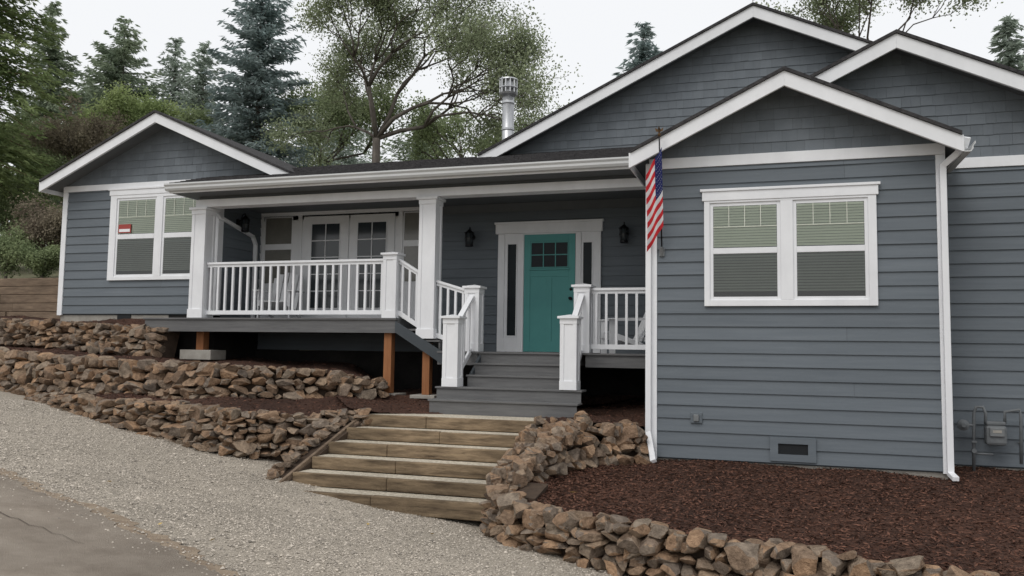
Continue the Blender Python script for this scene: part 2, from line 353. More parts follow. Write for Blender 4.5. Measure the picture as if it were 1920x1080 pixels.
stonewall('tall stone wall with big orange boulders running below the porch posts',wE,sz=(.15,.34),rh=(.10,.19),th=.18,bigp=.2)
wF=[W(-60,640,592,12.6),W(0,642,598,12.55),W(150,655,604,12.5),W(298,668,612,12.45)]
stonewall('short dark stone wall at the left corner of the house, highest of the walls',wF,sz=(.12,.26),rh=(.08,.14))
stonewall('sloping line of stones along the left side of the timber steps',[(-5.98,10.85,-1.45,-.88),(-6.12,10.1,-1.62,-1.2),(-6.2,9.5,-1.77,-1.48),(-6.24,8.95,-1.92,-1.72)],sz=(.12,.24),rh=(.09,.14),batter=.1,th=.12,drop=.04)
wA=[(-3.0,9.3,-1.95,-1.42),(-3.0,8.75,-2.02,-1.5),(-2.7,8.45,-2.08,-1.55),(-1.9,8.25,-2.12,-1.62),(-.3,8.0,-2.2,-1.69),(.9,7.65,-2.3,-1.70),(1.9,7.3,-2.35,-1.70),(3.6,6.9,-2.4,-1.70)]
stonewall('long stone wall holding the mulch bed in the right foreground',wA,sz=(.13,.30),rh=(.09,.16),th=.18,batter=.15,bigp=.15)
wB=[(-2.96,9.2,-1.62,-1.35),(-2.74,9.8,-1.55,-1.15),(-2.53,10.4,-1.5,-.95),(-2.2,10.85,-1.48,-.92),(-1.7,11.2,-1.48,-.93)]
stonewall('curved stone wall climbing between the timber steps and the front wing',wB,sz=(.12,.27),rh=(.09,.16),batter=.3,th=.18,drop=.25)
pile=thing('rock_pile','jumbled rocks filling the slope on the right edge of the timber steps','rocks',(-3,10,-1.4))
for i in range(98):
    y=U(9.0,10.95); t=(y-9)/1.8; xr=-2.93+.4*t; x=U(-3.1,max(xr,-2.88)+.1); w=U(.12,.24)
    o=bpy.data.objects.new('stone',random.choice(RK)); COL.objects.link(o); o.parent=pile
    o.matrix_local=Matrix.Translation(Vector((x+3,y-10,-1.47+t*.53+U(-.06,.05)+1.4)))@Euler((U(-.3,.3),U(-.3,.3),U(0,6))).to_matrix().to_4x4()@Matrix.Diagonal((w*.6,w*.55,w*.5,1))
# ------------------------------------------------ mulch beds
chips=[]
def loft(A,B,nu=60,nv=24,amp=.02,dens=160):
    A=np.array(A,float);B=np.array(B,float)
    def res(Q,n):
        d=np.concatenate([[0],np.cumsum(np.linalg.norm(np.diff(Q[:,:2],axis=0),axis=1))]); t=np.linspace(0,d[-1],n); return np.stack([np.interp(t,d,Q[:,i]) for i in range(3)],1)
    a=res(A,nu);b=res(B,nu); t=np.linspace(0,1,nv)[:,None,None]; S=a[None]*(1-t)+b[None]*t
    S[...,2]+=amp*(np.sin(S[...,0]*3.3+S[...,1]*2)+.7*np.sin(S[...,1]*5-S[...,0]*2))+rng.normal(0,.007,S.shape[:2])
    struct(sheet('mulch_bed',S[...,0],S[...,1],S[...,2],M['mulch']))
    ar=np.linalg.norm(a[-1]-a[0])*np.linalg.norm(b.mean(0)-a.mean(0)); n=int(ar*dens)
    i=rng.integers(0,nv-1,n); j=rng.integers(0,nu-1,n); fu=rng.random(n)[:,None]; fv=rng.random(n)[:,None]
    p=(S[i,j]*(1-fv)+S[i+1,j]*fv)*(1-fu)+(S[i,j+1]*(1-fv)+S[i+1,j+1]*fv)*fu; chips.append(p)
def top(w,dy=.12): return [(p[0],p[1]+dy,p[3]-.07) for p in w]
loft(top(wD),[(-12.5,11.55,-.8),(-10.7,11.4,-.78),(-8.5,11.25,-.78),(-7,12,-.74),(-6,12.6,-.72),(-5.3,12.9,-.8)],dens=300)
loft([(-6.6,11.6,-.75),(-5.95,10.9,-.86),(-4.6,11.55,-.95)],[(-7.2,14.5,-.75),(-5.6,14.5,-.75),(-2,14.5,-.75)],40,30,dens=200)
loft(top(wE,.15),[(-15.5,12.7,-.05),(-14,12.65,-.02),(-11.5,12.6,-.15),(-10.5,14.5,-.2),(-7.8,14.5,-.3),(-6.9,14.2,-.7)],70,24,dens=120)
loft(top(wF,.15),[(-18,14,.7),(-13.7,13.95,.6),(-12.5,13.15,.55),(-10,13.15,.5)],50,14,dens=150)
loft([(-3.1,10.95,-.96),(-2.6,10.9,-.95),(-2.2,11.1,-.95),(-1.6,11.4,-.96)],[(-4.5,14.5,-.85),(-3,14.5,-.85),(-1.6,14.5,-.85)],30,24,dens=200)
loft([(-2.95,9.0,-1.55)]+[(p[0],p[1]+.14,p[3]-.06) for p in wA[2:]]+[(7,6.6,-1.76)],[(-2.95,9.4,-1.5),(-2.5,10.4,-1.5),(-2,11.1,-1.46),(-1.6,11.45,-1.41),(1,11.45,-1.415),(2.1,12.3,-1.42),(7.5,12.3,-1.43)],110,50,dens=1200,amp=.014)
c=np.concatenate(chips); n=len(c); c[:,2]+=rng.uniform(.0,.02,n); a=runit(n); a[:,2]*=.35; b=perp(a)
b[:,2]*=.5
tag(diamonds('bark_mulch',c,a*rng.uniform(.012,.048,(n,1)),b*rng.uniform(.004,.014,(n,1)),M['chip']),'dark brown bark mulch chips covering the planting beds','mulch',kind='stuff')
# gravel pebbles
n=95000; X=rng.uniform(-12.5,0,n); Y=rng.uniform(4.0,10.6,n); D=(X-ra[0])*rn[0]+(Y-ra[1])*rn[1]; k_=(rng.random(n)<np.where(D<-.1,1,np.exp(-(D+.1)/.14)*.9+.006)); X=X[k_];Y=Y[k_]; D=D[k_]; n=len(X)
c=np.stack([X,Y,H(X,Y)+.003+np.where(D>-.05,.012,0)],1); oc=np.array([[1,0,0],[-1,0,0],[0,1,0],[0,-1,0],[0,0,1],[0,0,-1]],float)
s=rng.uniform(.0045,.0115,(n,1,1))*rng.uniform(.7,1.4,(n,1,3))*np.where(rng.random((n,1,1))<.03,1.9,1); s[...,2]*=.7; an=rng.uniform(0,6.28,n); Rz=np.zeros((n,3,3)); Rz[:,0,0]=np.cos(an);Rz[:,0,1]=-np.sin(an);Rz[:,1,0]=np.sin(an);Rz[:,1,1]=np.cos(an);Rz[:,2,2]=1
V=np.einsum('nij,nkj->nki',Rz,oc[None]*s)+c[:,None]; tf=np.array([[0,2,4],[2,1,4],[1,3,4],[3,0,4]])
f=(tf[None]+np.arange(n)[:,None,None]*6).reshape(-1); me=bpy.data.meshes.new('loose_gravel'); me.vertices.add(6*n); me.vertices.foreach_set('co',V.reshape(-1)); nf=len(f)//3
me.loops.add(len(f)); me.loops.foreach_set('vertex_index',f); me.polygons.add(nf); me.polygons.foreach_set('loop_start',np.arange(nf)*3); me.polygons.foreach_set('loop_total',np.full(nf,3)); me.update(calc_edges=True); me.materials.append(M['pebble'])
o=bpy.data.objects.new('loose_gravel',me); COL.objects.link(o); tag(o,'loose grey and tan pebbles scattered over the gravel driveway','gravel',kind='stuff')
lf=[(810,1003),(398,1015),(395,838),(1150,880),(545,857),(300,985),(1075,925),(690,985),(1560,960),(205,905)]
cs=[hit(px,py,(lambda p:float(H(p.x,p.y))) if px<1000 else (lambda p:-1.5),.012) for px,py in lf]
n=len(cs); c=np.array([tuple(p) for p in cs]); c[:,2]+=.015; a=runit(n); a[:,2]*=.2; b=perp(a); b[:,2]*=.3
tag(diamonds('fallen_leaves',c,a*.045,b*.028,M['leafy']),'few dry yellow leaves lying on gravel and mulch','leaves',kind='stuff')
# ------------------------------------------------ garden timber steps
st=thing('timber_staircase','wide garden steps of weathered brown timbers between the stone walls','steps',(-4.46,9,-1.9))
for k_ in range(6):
    y=9.0+.36*k_; zt=-1.73+.16*k_; xl=-5.96+.05*k_; xr=-3.10+U(-.03,.03); xm=U(-5.1,-4.0)
    for a_,b_ in ((xl+U(-.01,.01),xm),(xm+.004,xr)):
        k=MB(); dy=U(-.008,.008); dz=U(-.006,.004); k.box(a_,b_,y+dy,y+.09,zt-.19 if k_==0 else zt-.158,zt+dz); k.build('timber_riser',M['timber'],st,bevel=.012)
    k=MB(); k.box(xl+.04,-3.1,y+.092,y+.365 if k_<5 else 11.5,zt-.1,zt-.004); k.build('tread' if k_<5 else 'landing',M['tread'],st)
k=MB()
k.hexa([(-6.02,8.99,-1.95),(-5.975,8.99,-1.95),(-5.70,10.95,-1.1),(-5.745,10.95,-1.1),(-6.02,8.99,-1.75),(-5.975,8.99,-1.75),(-5.70,10.95,-.89),(-5.745,10.95,-.89)])
k.build('side_board',M['timberdk'],st,bevel=.006)
tw=thing('timber_retaining_wall','stacked weathered timber retaining wall left of the house','retaining wall',(-17,13.9,.4))
for i in range(6):
    xj=U(-16.8,-15.8)
    for x0,x1 in ((-20.5,xj),(xj+.006,-13.83)):
        k=MB(); d=U(-.02,.02); k.box(x0,x1,13.75+d+i*.02,13.95+i*.02,.35+i*.185,.35+i*.185+.176); k.build('timber',M['timberdk'],tw,bevel=.012)
# ------------------------------------------------ HOUSE
YW,YD,YM,YL,YR=11.4,12.6,14.6,13.2,12.25
house=thing('house','single storey grey lap sided house with white trim, gables and covered porch','house',(-4,14,-1))
ZL=0.0; ZU=.54
def siding(x0,x1,z0,z1,Y,c=.176,lip=.024,ax='x',name='lap_siding',sgn=1):
    k=MB(); z=z0; 
    def p(s,o,zz): return (s,Y-o,zz) if ax=='x' else (Y+o*sgn,s,zz)
    while z<z1-.01:
        t=min(z+c,z1); s=x0
        while s<x1-.01:
            e=s+U(2.4,3.7); 
            if x1-e<.8: e=x1
            e=min(e,x1); g=.0 if e==x1 else .0025; d=U(0,.002)
            k.add([p(s,lip+d,z),p(e-g,lip+d,z),p(e-g,.003,t+.012),p(s,.003,t+.012),p(s,-.002,z),p(e-g,-.002,z)],[(0,1,2,3),(4,5,1,0)]); s=e
        z+=c
    return k.build(name,M['siding'],house,recalc=False)
def shingles(x0,x1,z0,z1,Y,clip):
    k=MB(); z=z0
    while z<z1:
        s=x0-U(0,.1)
        while s<x1:
            w=random.choice([.12,.15,.19,.23]); dz=U(-.004,.004); l_=.015+U(0,.004)
            a,b=s+.0008,s+w-.0012
            k.add([(a,Y-l_,z+dz),(b,Y-l_,z+dz),(b,Y-.004,z+.16),(a,Y-.004,z+.16),(a,Y,z+dz),(b,Y,z+dz)],[(0,1,2,3),(4,5,1,0),(0,3,4),(1,5,2)]); s+=w
        z+=.15
    return k.build('gable_shingles',M['shingle'],house,clip=clip,recalc=False)
def gable(pk,l,r,yf,yb,wallY,wx0,wx1,wz,th=.15,rb=.2):
    k=MB(); t=.045
    for e in (l,r):
        k.hexa([(e[0],yf-.05,e[1]-t),(pk[0],yf-.05,pk[1]-t),(pk[0],yb,pk[1]-t),(e[0],yb,e[1]-t),(e[0],yf-.05,e[1]),(pk[0],yf-.05,pk[1]),(pk[0],yb,pk[1]),(e[0],yb,e[1])])
    k.build('roof',M['roof'],house)
    k=MB()
    for e in (l,r):
        k.hexa([(e[0],yf+.03,e[1]-th),(pk[0],yf+.03,pk[1]-th),(pk[0],yb-.05,pk[1]-th),(e[0],yb-.05,e[1]-th),(e[0],yf+.03,e[1]-t-.002),(pk[0],yf+.03,pk[1]-t-.002),(pk[0],yb-.05,pk[1]-t-.002),(e[0],yb-.05,e[1]-t-.002)])
    k.build('soffit',M['soffit'],house)
    for e in (l,r):
        k=MB(); k.hexa([(e[0],yf-.02,e[1]-t-rb),(pk[0],yf-.02,pk[1]-t-rb),(pk[0],yf+.027,pk[1]-t-rb),(e[0],yf+.027,e[1]-t-rb),(e[0],yf-.02,e[1]-t-.002),(pk[0],yf-.02,pk[1]-t-.002),(pk[0],yf+.027,pk[1]-t-.002),(e[0],yf+.027,e[1]-t-.002)])
        k.build('rake_board',M['white'],house,bevel=.004)
        sg=1 if e[0]>pk[0] else -1
        k=MB(); k.box(min(e[0],e[0]+sg*.02),max(e[0],e[0]+sg*.02),yf-.02,yb-.1,e[1]-t-rb,e[1]-t); k.build('fascia',M['white'],house)
    def zr(x): return pk[1]-(pk[1]-l[1])*(pk[0]-x)/(pk[0]-l[0]) if x<pk[0] else pk[1]-(pk[1]-r[1])*(x-pk[0])/(r[0]-pk[0])
    sl=(pk[1]-l[1])/(pk[0]-l[0]); sr=(pk[1]-r[1])/(r[0]-pk[0])
    k=MB(); k.prism([(wx0,wz),(wx1,wz),(wx1,zr(wx1)-th+.01),(pk[0],pk[1]-th+.01),(wx0,zr(wx0)-th+.01)],wallY+.001,wallY+.12); k.build('gable_wall',M['wallb'],house)
    shingles(wx0,wx1,wz,pk[1],wallY,[((pk[0],0,pk[1]-th+.02),(-sl,0,1)),((pk[0],0,pk[1]-th+.02),(sr,0,1)),((wx0,0,0),(-1,0,0)),((wx1,0,0),(1,0,0))])
xz=lambda px,py,Y:(P(px,py,Y).x,P(px,py,Y).z)
XA=P(1220,570,YW).x; XB=P(1776,600,YW).x
zF=P(1485,305,YW).z; zF1=zF+.145; ZB=-1.38
pk=(.13,P(1472,126,11.0).z); l_=(-1.86,pk[1]-1.99*.485); r_=(2.16,pk[1]-2.03*.485)
gable(pk,l_,r_,11.0,15,YW,XA,XB,zF1,th=.14)
siding(XA+.05,XB-.05,ZB,zF,YW)
k=MB(); k.box(XA+.01,XB-.01,YW+.003,YM+.1,ZB-.02,zF1); k.build('wall',M['wallb'],house)
k=MB(); k.box(XA+.03,XB-.03,YW+.02,YM,-1.75,ZB-.021); k.build('foundation',M['conc'],house)
k=MB(); k.box(XA-.02,XB+.02,YW-.035,YW+.002,zF,zF1); k.build('frieze_board',M['white'],house,bevel=.004)
for x0,x1 in ((XA-.02,XA+.09),(XB-.09,XB+.02)):
    k=MB(); k.box(x0,x1,YW-.033,YW+.12,ZB-.03,zF-.002); k.build('corner_board',M['white'],house,bevel=.004)
siding(YW+.12,YM,ZB,zF,XA,ax='y',sgn=-1)
# rear right wing
pk=xz(1680,57,11.85); r_=(pk[0]+4.6,pk[1]-4.6*.485); l_=(pk[0]-3.2,pk[1]-3.2*.485)
zR=P(1850,314,YR).z
gable(pk,l_,r_,11.85,20,YR,XB-1.6,6.0,zR+.14)
siding(XB-.1,6.0,ZB,zR,YR)
k=MB(); k.box(XB-.5,6.0,YR+.003,YR+7,ZB-.02,zR+.2); k.build('wall',M['wallb'],house)
k=MB(); k.box(XB,5.97,YR+.02,YR+6.9,-1.8,ZB-.021); k.build('foundation',M['conc'],house)
k=MB(); k.box(XB-.3,6.02,YR-.035,YR+.002,zR,zR+.14); k.build('frieze_board',M['white'],house,bevel=.004)
# big gable
pk=xz(1412,6,14.2); l_=xz(897,289,14.2); s_=(pk[1]-l_[1])/(pk[0]-l_[0]); r_=(pk[0]+4.7,pk[1]-4.7*s_)
gable(pk,l_,r_,14.2,21,YM,l_[0]+.35,r_[0]-.35,l_[1]-.35,rb=.2)
lbig=l_
# left wing
XL=P(118,450,YL).x; XE=-10.12
pk=xz(293,207,12.75); l_=xz(77,338,12.75); rx=xz(545,326,12.75)[0]; r_=(rx,pk[1]-.445*(rx-pk[0]))
zLF=P(240,355,YL).z
xd=P(272,600,YD).x
gable(pk,l_,r_,12.75,16.6,YL,XL,XE+1.2,zLF+.12,th=.15,rb=.19)
siding(XL+.06,XE-.05,ZU+.1,zLF,YL)
k=MB(); k.box(XL+.01,XE-.01,YL+.003,16.3,ZU+.08,zLF+.15); k.build('wall',M['wallb'],house)
k=MB(); k.prism([(XL+.01,zLF+.16),(XE+1.1,zLF+.16),(pk[0],pk[1]-.16)],16.15,16.3); k.build('gable_wall',M['wallb'],house)
k=MB(); k.box(XL+.03,xd-.0,YL+.02,16.2,-.6,ZU+.079); k.build('foundation',M['conc'],house)
k=MB(); k.box(xd+.001,XE-.03,YL+.02,16.2,-.8,ZU+.079); k.build('foundation',M['found_shade'],house)  # same foundation behind the deck, with the shade painted into its colour
k=MB(); k.box(XL-.02,XE+.02,YL-.035,YL+.002,zLF,zLF+.12); k.build('frieze_board',M['white'],house,bevel=.004)
for x0,x1 in ((XL-.02,XL+.1),(XE-.1,XE+.02)):
    k=MB(); k.box(x0,x1,YL-.033,YL+.12,ZU+.07,zLF-.002); k.build('corner_board',M['white'],house,bevel=.004)
siding(YL+.12,YM,ZU,2.9,XE,ax='y')
siding(XE,XA,-.02,2.85,YM)
k=MB(); k.box(XE+.002,XA-.002,YM+.003,YM+5,-.02,2.0); k.box(XE+.002,XA-.002,YM+.003,YM+.2,2.0,3.3); k.build('wall',M['wallb'],house)
k=MB(); k.box(-13,XA,YM-.03,YM+.2,-1.6,-.03); k.build('foundation',M['found_shade'],house)  # wall below the porch, coloured near-black in place of shade
# porch roof
yg=12.15; zg=P(800,316,yg).z; x0=P(318,342,yg).x; x1=XA-.0; yt=14.72; zt=P(900,294,yt).z
k=MB(); t=.05
k.hexa([(x0,yg,zg-t),(x1,yg,zg-t),(x1,yt,zt-t),(x0,yt,zt-t),(x0,yg,zg),(x1,yg,zg),(x1,yt,zt),(x0,yt,zt)])
k.hexa([(x0,yt,zt-t),(lbig[0]+8,yt,zt-t),(lbig[0]+8,yt+5,zt-1.3),(x0,yt+5,zt-1.3),(x0,yt,zt),(lbig[0]+8,yt,zt),(lbig[0]+8,yt+5,zt-1.25),(x0,yt+5,zt-1.25)])
nc=18
for i in range(nc):
    a=i/nc; b=(i+1)/nc; ya=yg+(yt-yg)*a; yb=yg+(yt-yg)*b; za=zg+(zt-zg)*a; zb=zg+(zt-zg)*b; s=x0
    while s<x1:
        w=U(.15,.32); e=min(s+w,x1); h=.012+U(0,.008)
        k.add([(s,ya-.01,za+h),(e-.006,ya-.01,za+h),(e-.006,yb,zb+.003),(s,yb,zb+.003),(s,ya-.01,za),(e-.006,ya-.01,za)],[(0,1,2,3),(4,5,1,0)]); s=e
k.build('porch_roof',M['roof'],house)
zc=zg-.17
k=MB(); k.box(x0+.03,x1,yg+.03,YM,zc,zc+.03); k.build('porch_ceiling',M['soffit'],house)
k=MB(); k.box(x0+.0,x1-.002,yg+.002,yg+.03,zc-.01,zg-t-.002); k.build('porch_fascia',M['white'],house)
k=MB()
k.add([(x0-.002,yg+.03,zc),(x0-.002,YL-.03,zc),(x0-.002,YL-.03,zg+(zt-zg)*.36-t),(x0-.002,yg+.03,zg-t)],[(0,1,2,3)]); k.build('porch_end_board',M['white'],house)
def gutter(xa,xb,y,z,ax='x'):
    k=MB(); pr=[(0,0),(-.075,0),(-.1,.035),(-.1,.07),(-.125,.10),(-.125,.125),(-.115,.125),(-.115,.10),(-.09,.07),(-.088,.04),(-.07,.012),(-.008,.012),(-.008,.125),(0,.125)]
    n=len(pr); a=[(xa,y+p,z+q) for p,q in pr]; b=[(xb,y+p,z+q) for p,q in pr]
    if ax=='y': a=[(y-p,xa,z+q) for p,q in pr]; b=[(y-p,xb,z+q) for p,q in pr]
    k.add(a+b,[tuple(range(n)),tuple(range(n,2*n))]+[(i,(i+1)%n,n+(i+1)%n,n+i) for i in range(n)])
    return k.build('gutter',M['gutter'],house)
gutter(x0-.02,x1-.03,yg,zg-.15)
gutter(11.0,12.2,2.185,P(1822,262,11.0).z-.14,ax='y')
zbm=P(1000,361,12.7).z
k=MB(); k.box(-10.2,XA-.002,12.62,12.88,zbm,zbm+.14); k.build('porch_beam',M['white'],house,bevel=.005)
k=MB(); k.box(-10.15,XA-.002,12.66,12.84,zbm+.142,zc-.002); k.build('beam_board',M['soffit'],house)
k=MB(); k.box(XE+.03,XA-.01,YM-.05,YM-.024,zc-.16,zc-.002); k.build('wall_trim',M['soffit'],house)
k=MB(); k.box(-10.2,-10.03,12.89,YL-.04,zbm,zbm+.14); k.build('side_beam',M['white'],house)
def column(cx_,z0,w=.30):
    h=w/2; y=12.76; k=MB(); k.box(cx_-h+.012,cx_+h-.012,y-h+.012,y+h-.012,z0,zbm-.002)
    o=k.build('porch_column',M['white'],house,bevel=.004)
    k=MB()
    for sx in (-1,1):
        for sy in (-1,1):
            xa=cx_+sx*h; ya=y+sy*h; k.box(min(xa,xa-sx*.06),max(xa,xa-sx*.06),min(ya,ya-sy*.06),max(ya,ya-sy*.06),z0+.16,zbm-.13)
    k.box(cx_-h-.012,cx_+h+.012,y-h-.012,y+h+.012,z0,z0+.16); k.build('column_base',M['white'],o,bevel=.004)
    k=MB(); k.box(cx_-h-.008,cx_+h+.008,y-h-.008,y+h+.008,zbm-.13,zbm-.05); k.box(cx_-h-.04,cx_+h+.04,y-h-.04,y+h+.04,zbm-.05,zbm-.003); k.build('capital',M['white'],o,bevel=.004)
column(P(379,500,12.76).x,ZU); column(P(806,500,12.76).x,.2)
XS=-6.05
k=MB()
yb=YD-.03
while yb<YM-.03:
    e=min(yb+.138,YM-.03); k.box(xd-.02 if yb<YL-.15 else XE+.01,XS,yb,e,ZU-.03,ZU); yb+=.143
k.build('upper_deck',M['deck'],house)
k=MB(); k.box(xd,XS-.02,YD,YD+.04,ZU-.25,ZU-.031); k.box(XS-.06,XS-.02,YD+.04,YM-.05,ZU-.25,ZU-.031); k.box(xd,xd+.04,YD+.04,YL-.04,ZU-.25,ZU-.031)
for i in range(9): x=XE+.3+i*.42; k.box(x,x+.04,YD+.04,YM-.05,ZU-.23,ZU-.032)
k.build('rim_joist',M['deck'],house)
k=MB(); yb=YD-.03
while yb<YM-.03: e=min(yb+.138,YM-.03); k.box(XS+.75 ,XA-.01,yb,e,ZL-.03,ZL); yb+=.143
k.build('lower_deck',M['deck'],house)
k=MB(); k.box(-2.82,XA-.02,YD,YD+.04,ZL-.22,ZL-.031); k.box(-5.3,-4.6,YD,YD+.04,ZL-.22,ZL-.031)
for i in range(8): x=-5.2+i*.45; k.box(x,x+.04,YD+.04,YM-.05,ZL-.2,ZL-.032)
k.build('rim_joist',M['deck'],house)
k=MB()
for i in (1,2):
    x=XS+.375*(i-1); z=ZU-.18*i; k.box(x,x+.4,YD+.02,YM-.1,z-.03,z); k.box(x-.02,x,YD+.04,YM-.1,z,z+.148)
k.box(XS+.75,XS+.77,YD+.04,YM-.1,0.002,.148)
k.build('side_steps',M['deck'],house)
k=MB(); k.hexa([(XS-.02,YD-.02,ZU-.24),(-5.2,YD-.02,-.22),(-5.2,YD+.02,-.22),(XS-.02,YD+.02,ZU-.24),(XS-.02,YD-.02,ZU-.05),(-5.2,YD-.02,-.02),(-5.2,YD+.02,-.02),(XS-.02,YD+.02,ZU-.05)])
k.build('stringer',M['wallb'],house)
for i in range(1,5):
    y=YD-.27*i; z=-.18*i; xa,xb=(-4.58,-3.03) if i<3 else (-4.98,-2.68)
    k=MB(); k.box(xa,xb,y-.025,y+.268,z-.028,z); k.build('stair_tread',M['deck'],house,bevel=.004)
    k=MB(); k.box(xa+.02,xb-.02,y,y+.02,z-.18 if i<4 else z-.22,z-.029); k.build('stair_riser',M['deck'],house)
k=MB(); k.box(-4.58,-3.03,YD-.002,YD+.018,-.18,-.029); k.build('stair_riser',M['deck'],house)
for xx in (-4.58,-3.07):
    k=MB(); k.hexa([(xx,YD-.5,-.70),(xx+.04,YD-.5,-.70),(xx+.04,YD+.02,-.5),(xx,YD+.02,-.5),(xx,YD-.5,-.42),(xx+.04,YD-.5,-.42),(xx+.04,YD+.02,-.04),(xx,YD+.02,-.04)]); k.build('stringer',M['wallb'],house)
def newel(x,y,z0,h,w=.25):
    a=w/2; k=MB(); k.box(x-a+.012,x+a-.012,y-a+.012,y+a-.012,z0,z0+h-.05)
    o=k.build('newel_post',M['white'],house)
    k=MB()
    for sx in (-1,1):
        for sy in (-1,1):
            xa=x+sx*a; ya=y+sy*a; k.box(min(xa,xa-sx*.06),max(xa,xa-sx*.06),min(ya,ya-sy*.06),max(ya,ya-sy*.06),z0+.13,z0+h-.13)
    k.box(x-a-.004,x+a+.004,y-a-.004,y+a+.004,z0,z0+.13); k.box(x-a-.004,x+a+.004,y-a-.004,y+a+.004,z0+h-.13,z0+h-.05); k.build('panel_frame',M['white'],o,bevel=.003)
    k=MB(); k.box(x-a-.035,x+a+.035,y-a-.035,y+a+.035,z0+h-.05,z0+h-.015); k.add([(x-a-.02,y-a-.02,z0+h-.015),(x+a+.02,y-a-.02,z0+h-.015),(x+a+.02,y+a+.02,z0+h-.015),(x-a-.02,y+a+.02,z0+h-.015),(x,y,z0+h+.015)],[(0,1,4),(1,2,4),(2,3,4),(3,0,4)]); k.build('cap',M['white'],o,bevel=.003)
def rail(p0,p1,b0,b1,n):
    p0=Vector(p0);p1=Vector(p1); k=MB(); k.bar(p0,p1,.09,.04); k.bar(p0-Vector((0,0,.045)),p1-Vector((0,0,.045)),.04,.05)
    o=k.build('railing',M['white'],house,bevel=.003)
    q0=Vector((p0.x,p0.y,b0)); q1=Vector((p1.x,p1.y,b1)); k=MB(); k.bar(q0,q1,.04,.075); k.build('bottom_rail',M['white'],o,bevel=.003)
    for i in range(n):
        t=(i+.5)/n; a=q0.lerp(q1,t); b=p0.lerp(p1,t); k=MB(); k.box(a.x-.019,a.x+.019,a.y-.019,a.y+.019,a.z+.03,b.z-.065); k.build('baluster',M['white'],o)
XN=P(736,530,12.73).x
cl=P(379,500,12.76).x; cm=P(806,500,12.76).x
newel(XN,12.73,ZU,1.12); newel(-4.72,12.73,ZL,1.08); newel(-2.89,12.73,ZL,1.08); newel(-4.74,11.88,-.54,1.09); newel(-2.89,11.88,-.54,1.09)
rail((cl+.15,12.74,ZU+1.0),(XN-.12,12.74,ZU+1.0),ZU+.1,ZU+.1,23)
rail((-2.76,12.74,ZL+1.0),(XA-.01,12.74,ZL+1.0),ZL+.1,ZL+.1,7)
rail((XN+.12,12.74,ZU+1.0),(cm-.15,12.74,ZU+.76),ZU+.1,ZU-.14,3)
rail((cm+.15,12.74,ZU+.62),(-4.85,12.74,ZL+1.0),ZU-.28,.1,4)
rail((-4.74,12.0,.42),(-4.72,12.61,.90),-.42,.02,3); rail((-2.89,12.0,.42),(-2.89,12.61,.90),-.42,.02,3)
for px,yt_,yb_,Yp,pw in ((381,617,656,12.95,.16),(731,617,737,12.75,.14),(802,655,740,12.75,.13)):
    a=P(px,yt_,Yp); b=P(px,yb_,Yp); k=MB(); k.box(a.x-pw/2,a.x+pw/2,Yp-pw/2,Yp+pw/2,b.z,a.z+.1); k.build('support_post',M['post'],house,bevel=.004)
    pr=.34 if px<400 else .22; zt_=b.z; k=MB(); k.box(a.x-pr,a.x+pr,Yp-.2,Yp+.25,zt_-.18 if px<400 else zt_-.06,zt_); k.build('concrete_pier',M['conc'],house,bevel=.01)
# ------- windows
def window(Y,ox0,ox1,oz0,oz1,panes,mid,hdr):
    k=MB(); f=Y-.06; k.box(ox0,panes[0][0]-.045,f,Y+.0,oz0,oz1-hdr); k.box(panes[-1][1]+.045,ox1,f,Y,oz0,oz1-hdr)
    k.box(panes[0][0]-.045,panes[-1][1]+.045,f,Y,oz0,panes[0][2]-.045); k.box(ox0-.025,ox1+.025,f-.012,Y,oz1-hdr,oz1-.035); k.box(ox0-.05,ox1+.05,f-.03,Y,oz1-.035,oz1)
    if oz1-hdr>panes[0][3]+.046: k.box(panes[0][0]-.045,panes[-1][1]+.045,f,Y,panes[0][3]+.045,oz1-hdr)
    if len(panes)==2: k.box(panes[0][1]+.045,panes[1][0]-.045,f,Y,panes[0][2]-.045,panes[0][3]+.045)
    w=k.build('window',M['white'],house,bevel=.004)
    for p in panes:
        x0,x1,z0,z1=p; k=MB(); g=f+.02; e=.045
        k.box(x0-e,x0,g,Y,z0-e,z1+e); k.box(x1,x1+e,g,Y,z0-e,z1+e); k.box(x0,x1,g,Y,z0-e,z0); k.box(x0,x1,g,Y,z1,z1+e); k.box(x0,x1,g-.008,Y,mid[0],mid[1])
        k.build('sash',M['white'],w,bevel=.003)
        k=MB(); 
        k.poly([(x0,Y-.024,z0),(x1,Y-.024,z0),(x1,Y-.024,z1),(x0,Y-.024,z1)]); k.build('dark_back',M['dark'],w,recalc=False)
        k=MB(); z=mid[1]+.012
        while z<z1-.005: k.add([(x0+.004,Y-.026,z+.034),(x1-.004,Y-.026,z+.034),(x1-.004,Y-.038,z),(x0+.004,Y-.038,z)],[(3,2,1,0)]); z+=.037
        k.build('upper_blind',M['blind'],w,recalc=False)
        k=MB(); z=z0+.07
        while z<mid[0]-.01: k.add([(x0+.004,Y-.026,z+.030),(x1-.004,Y-.026,z+.030),(x1-.004,Y-.038,z),(x0+.004,Y-.038,z)],[(3,2,1,0)]); z+=.038
        k.build('lower_blind',M['blindlow'],w,recalc=False)
        k=MB(); k.poly([(x0,Y-.0405,z0),(x1,Y-.0405,z0),(x1,Y-.0405,z1),(x0,Y-.0405,z1)]); k.build('glass',M['glass'],w,recalc=False)
        k=MB(); W_=x1-x0
        for tt in (.25,.5,.75): k.box(x0+W_*tt-.004,x0+W_*tt+.004,Y-.047,Y-.042,mid[1]+(z1-mid[1])*.5,z1)
        k.box(x0,x1,Y-.0475,Y-.0425,mid[1]+(z1-mid[1])*.5-.004,mid[1]+(z1-mid[1])*.5+.004)
        k.build('muntin',M['blind'],w)
    return w
X_=lambda px,Y,py=470:P(px,py,Y).x
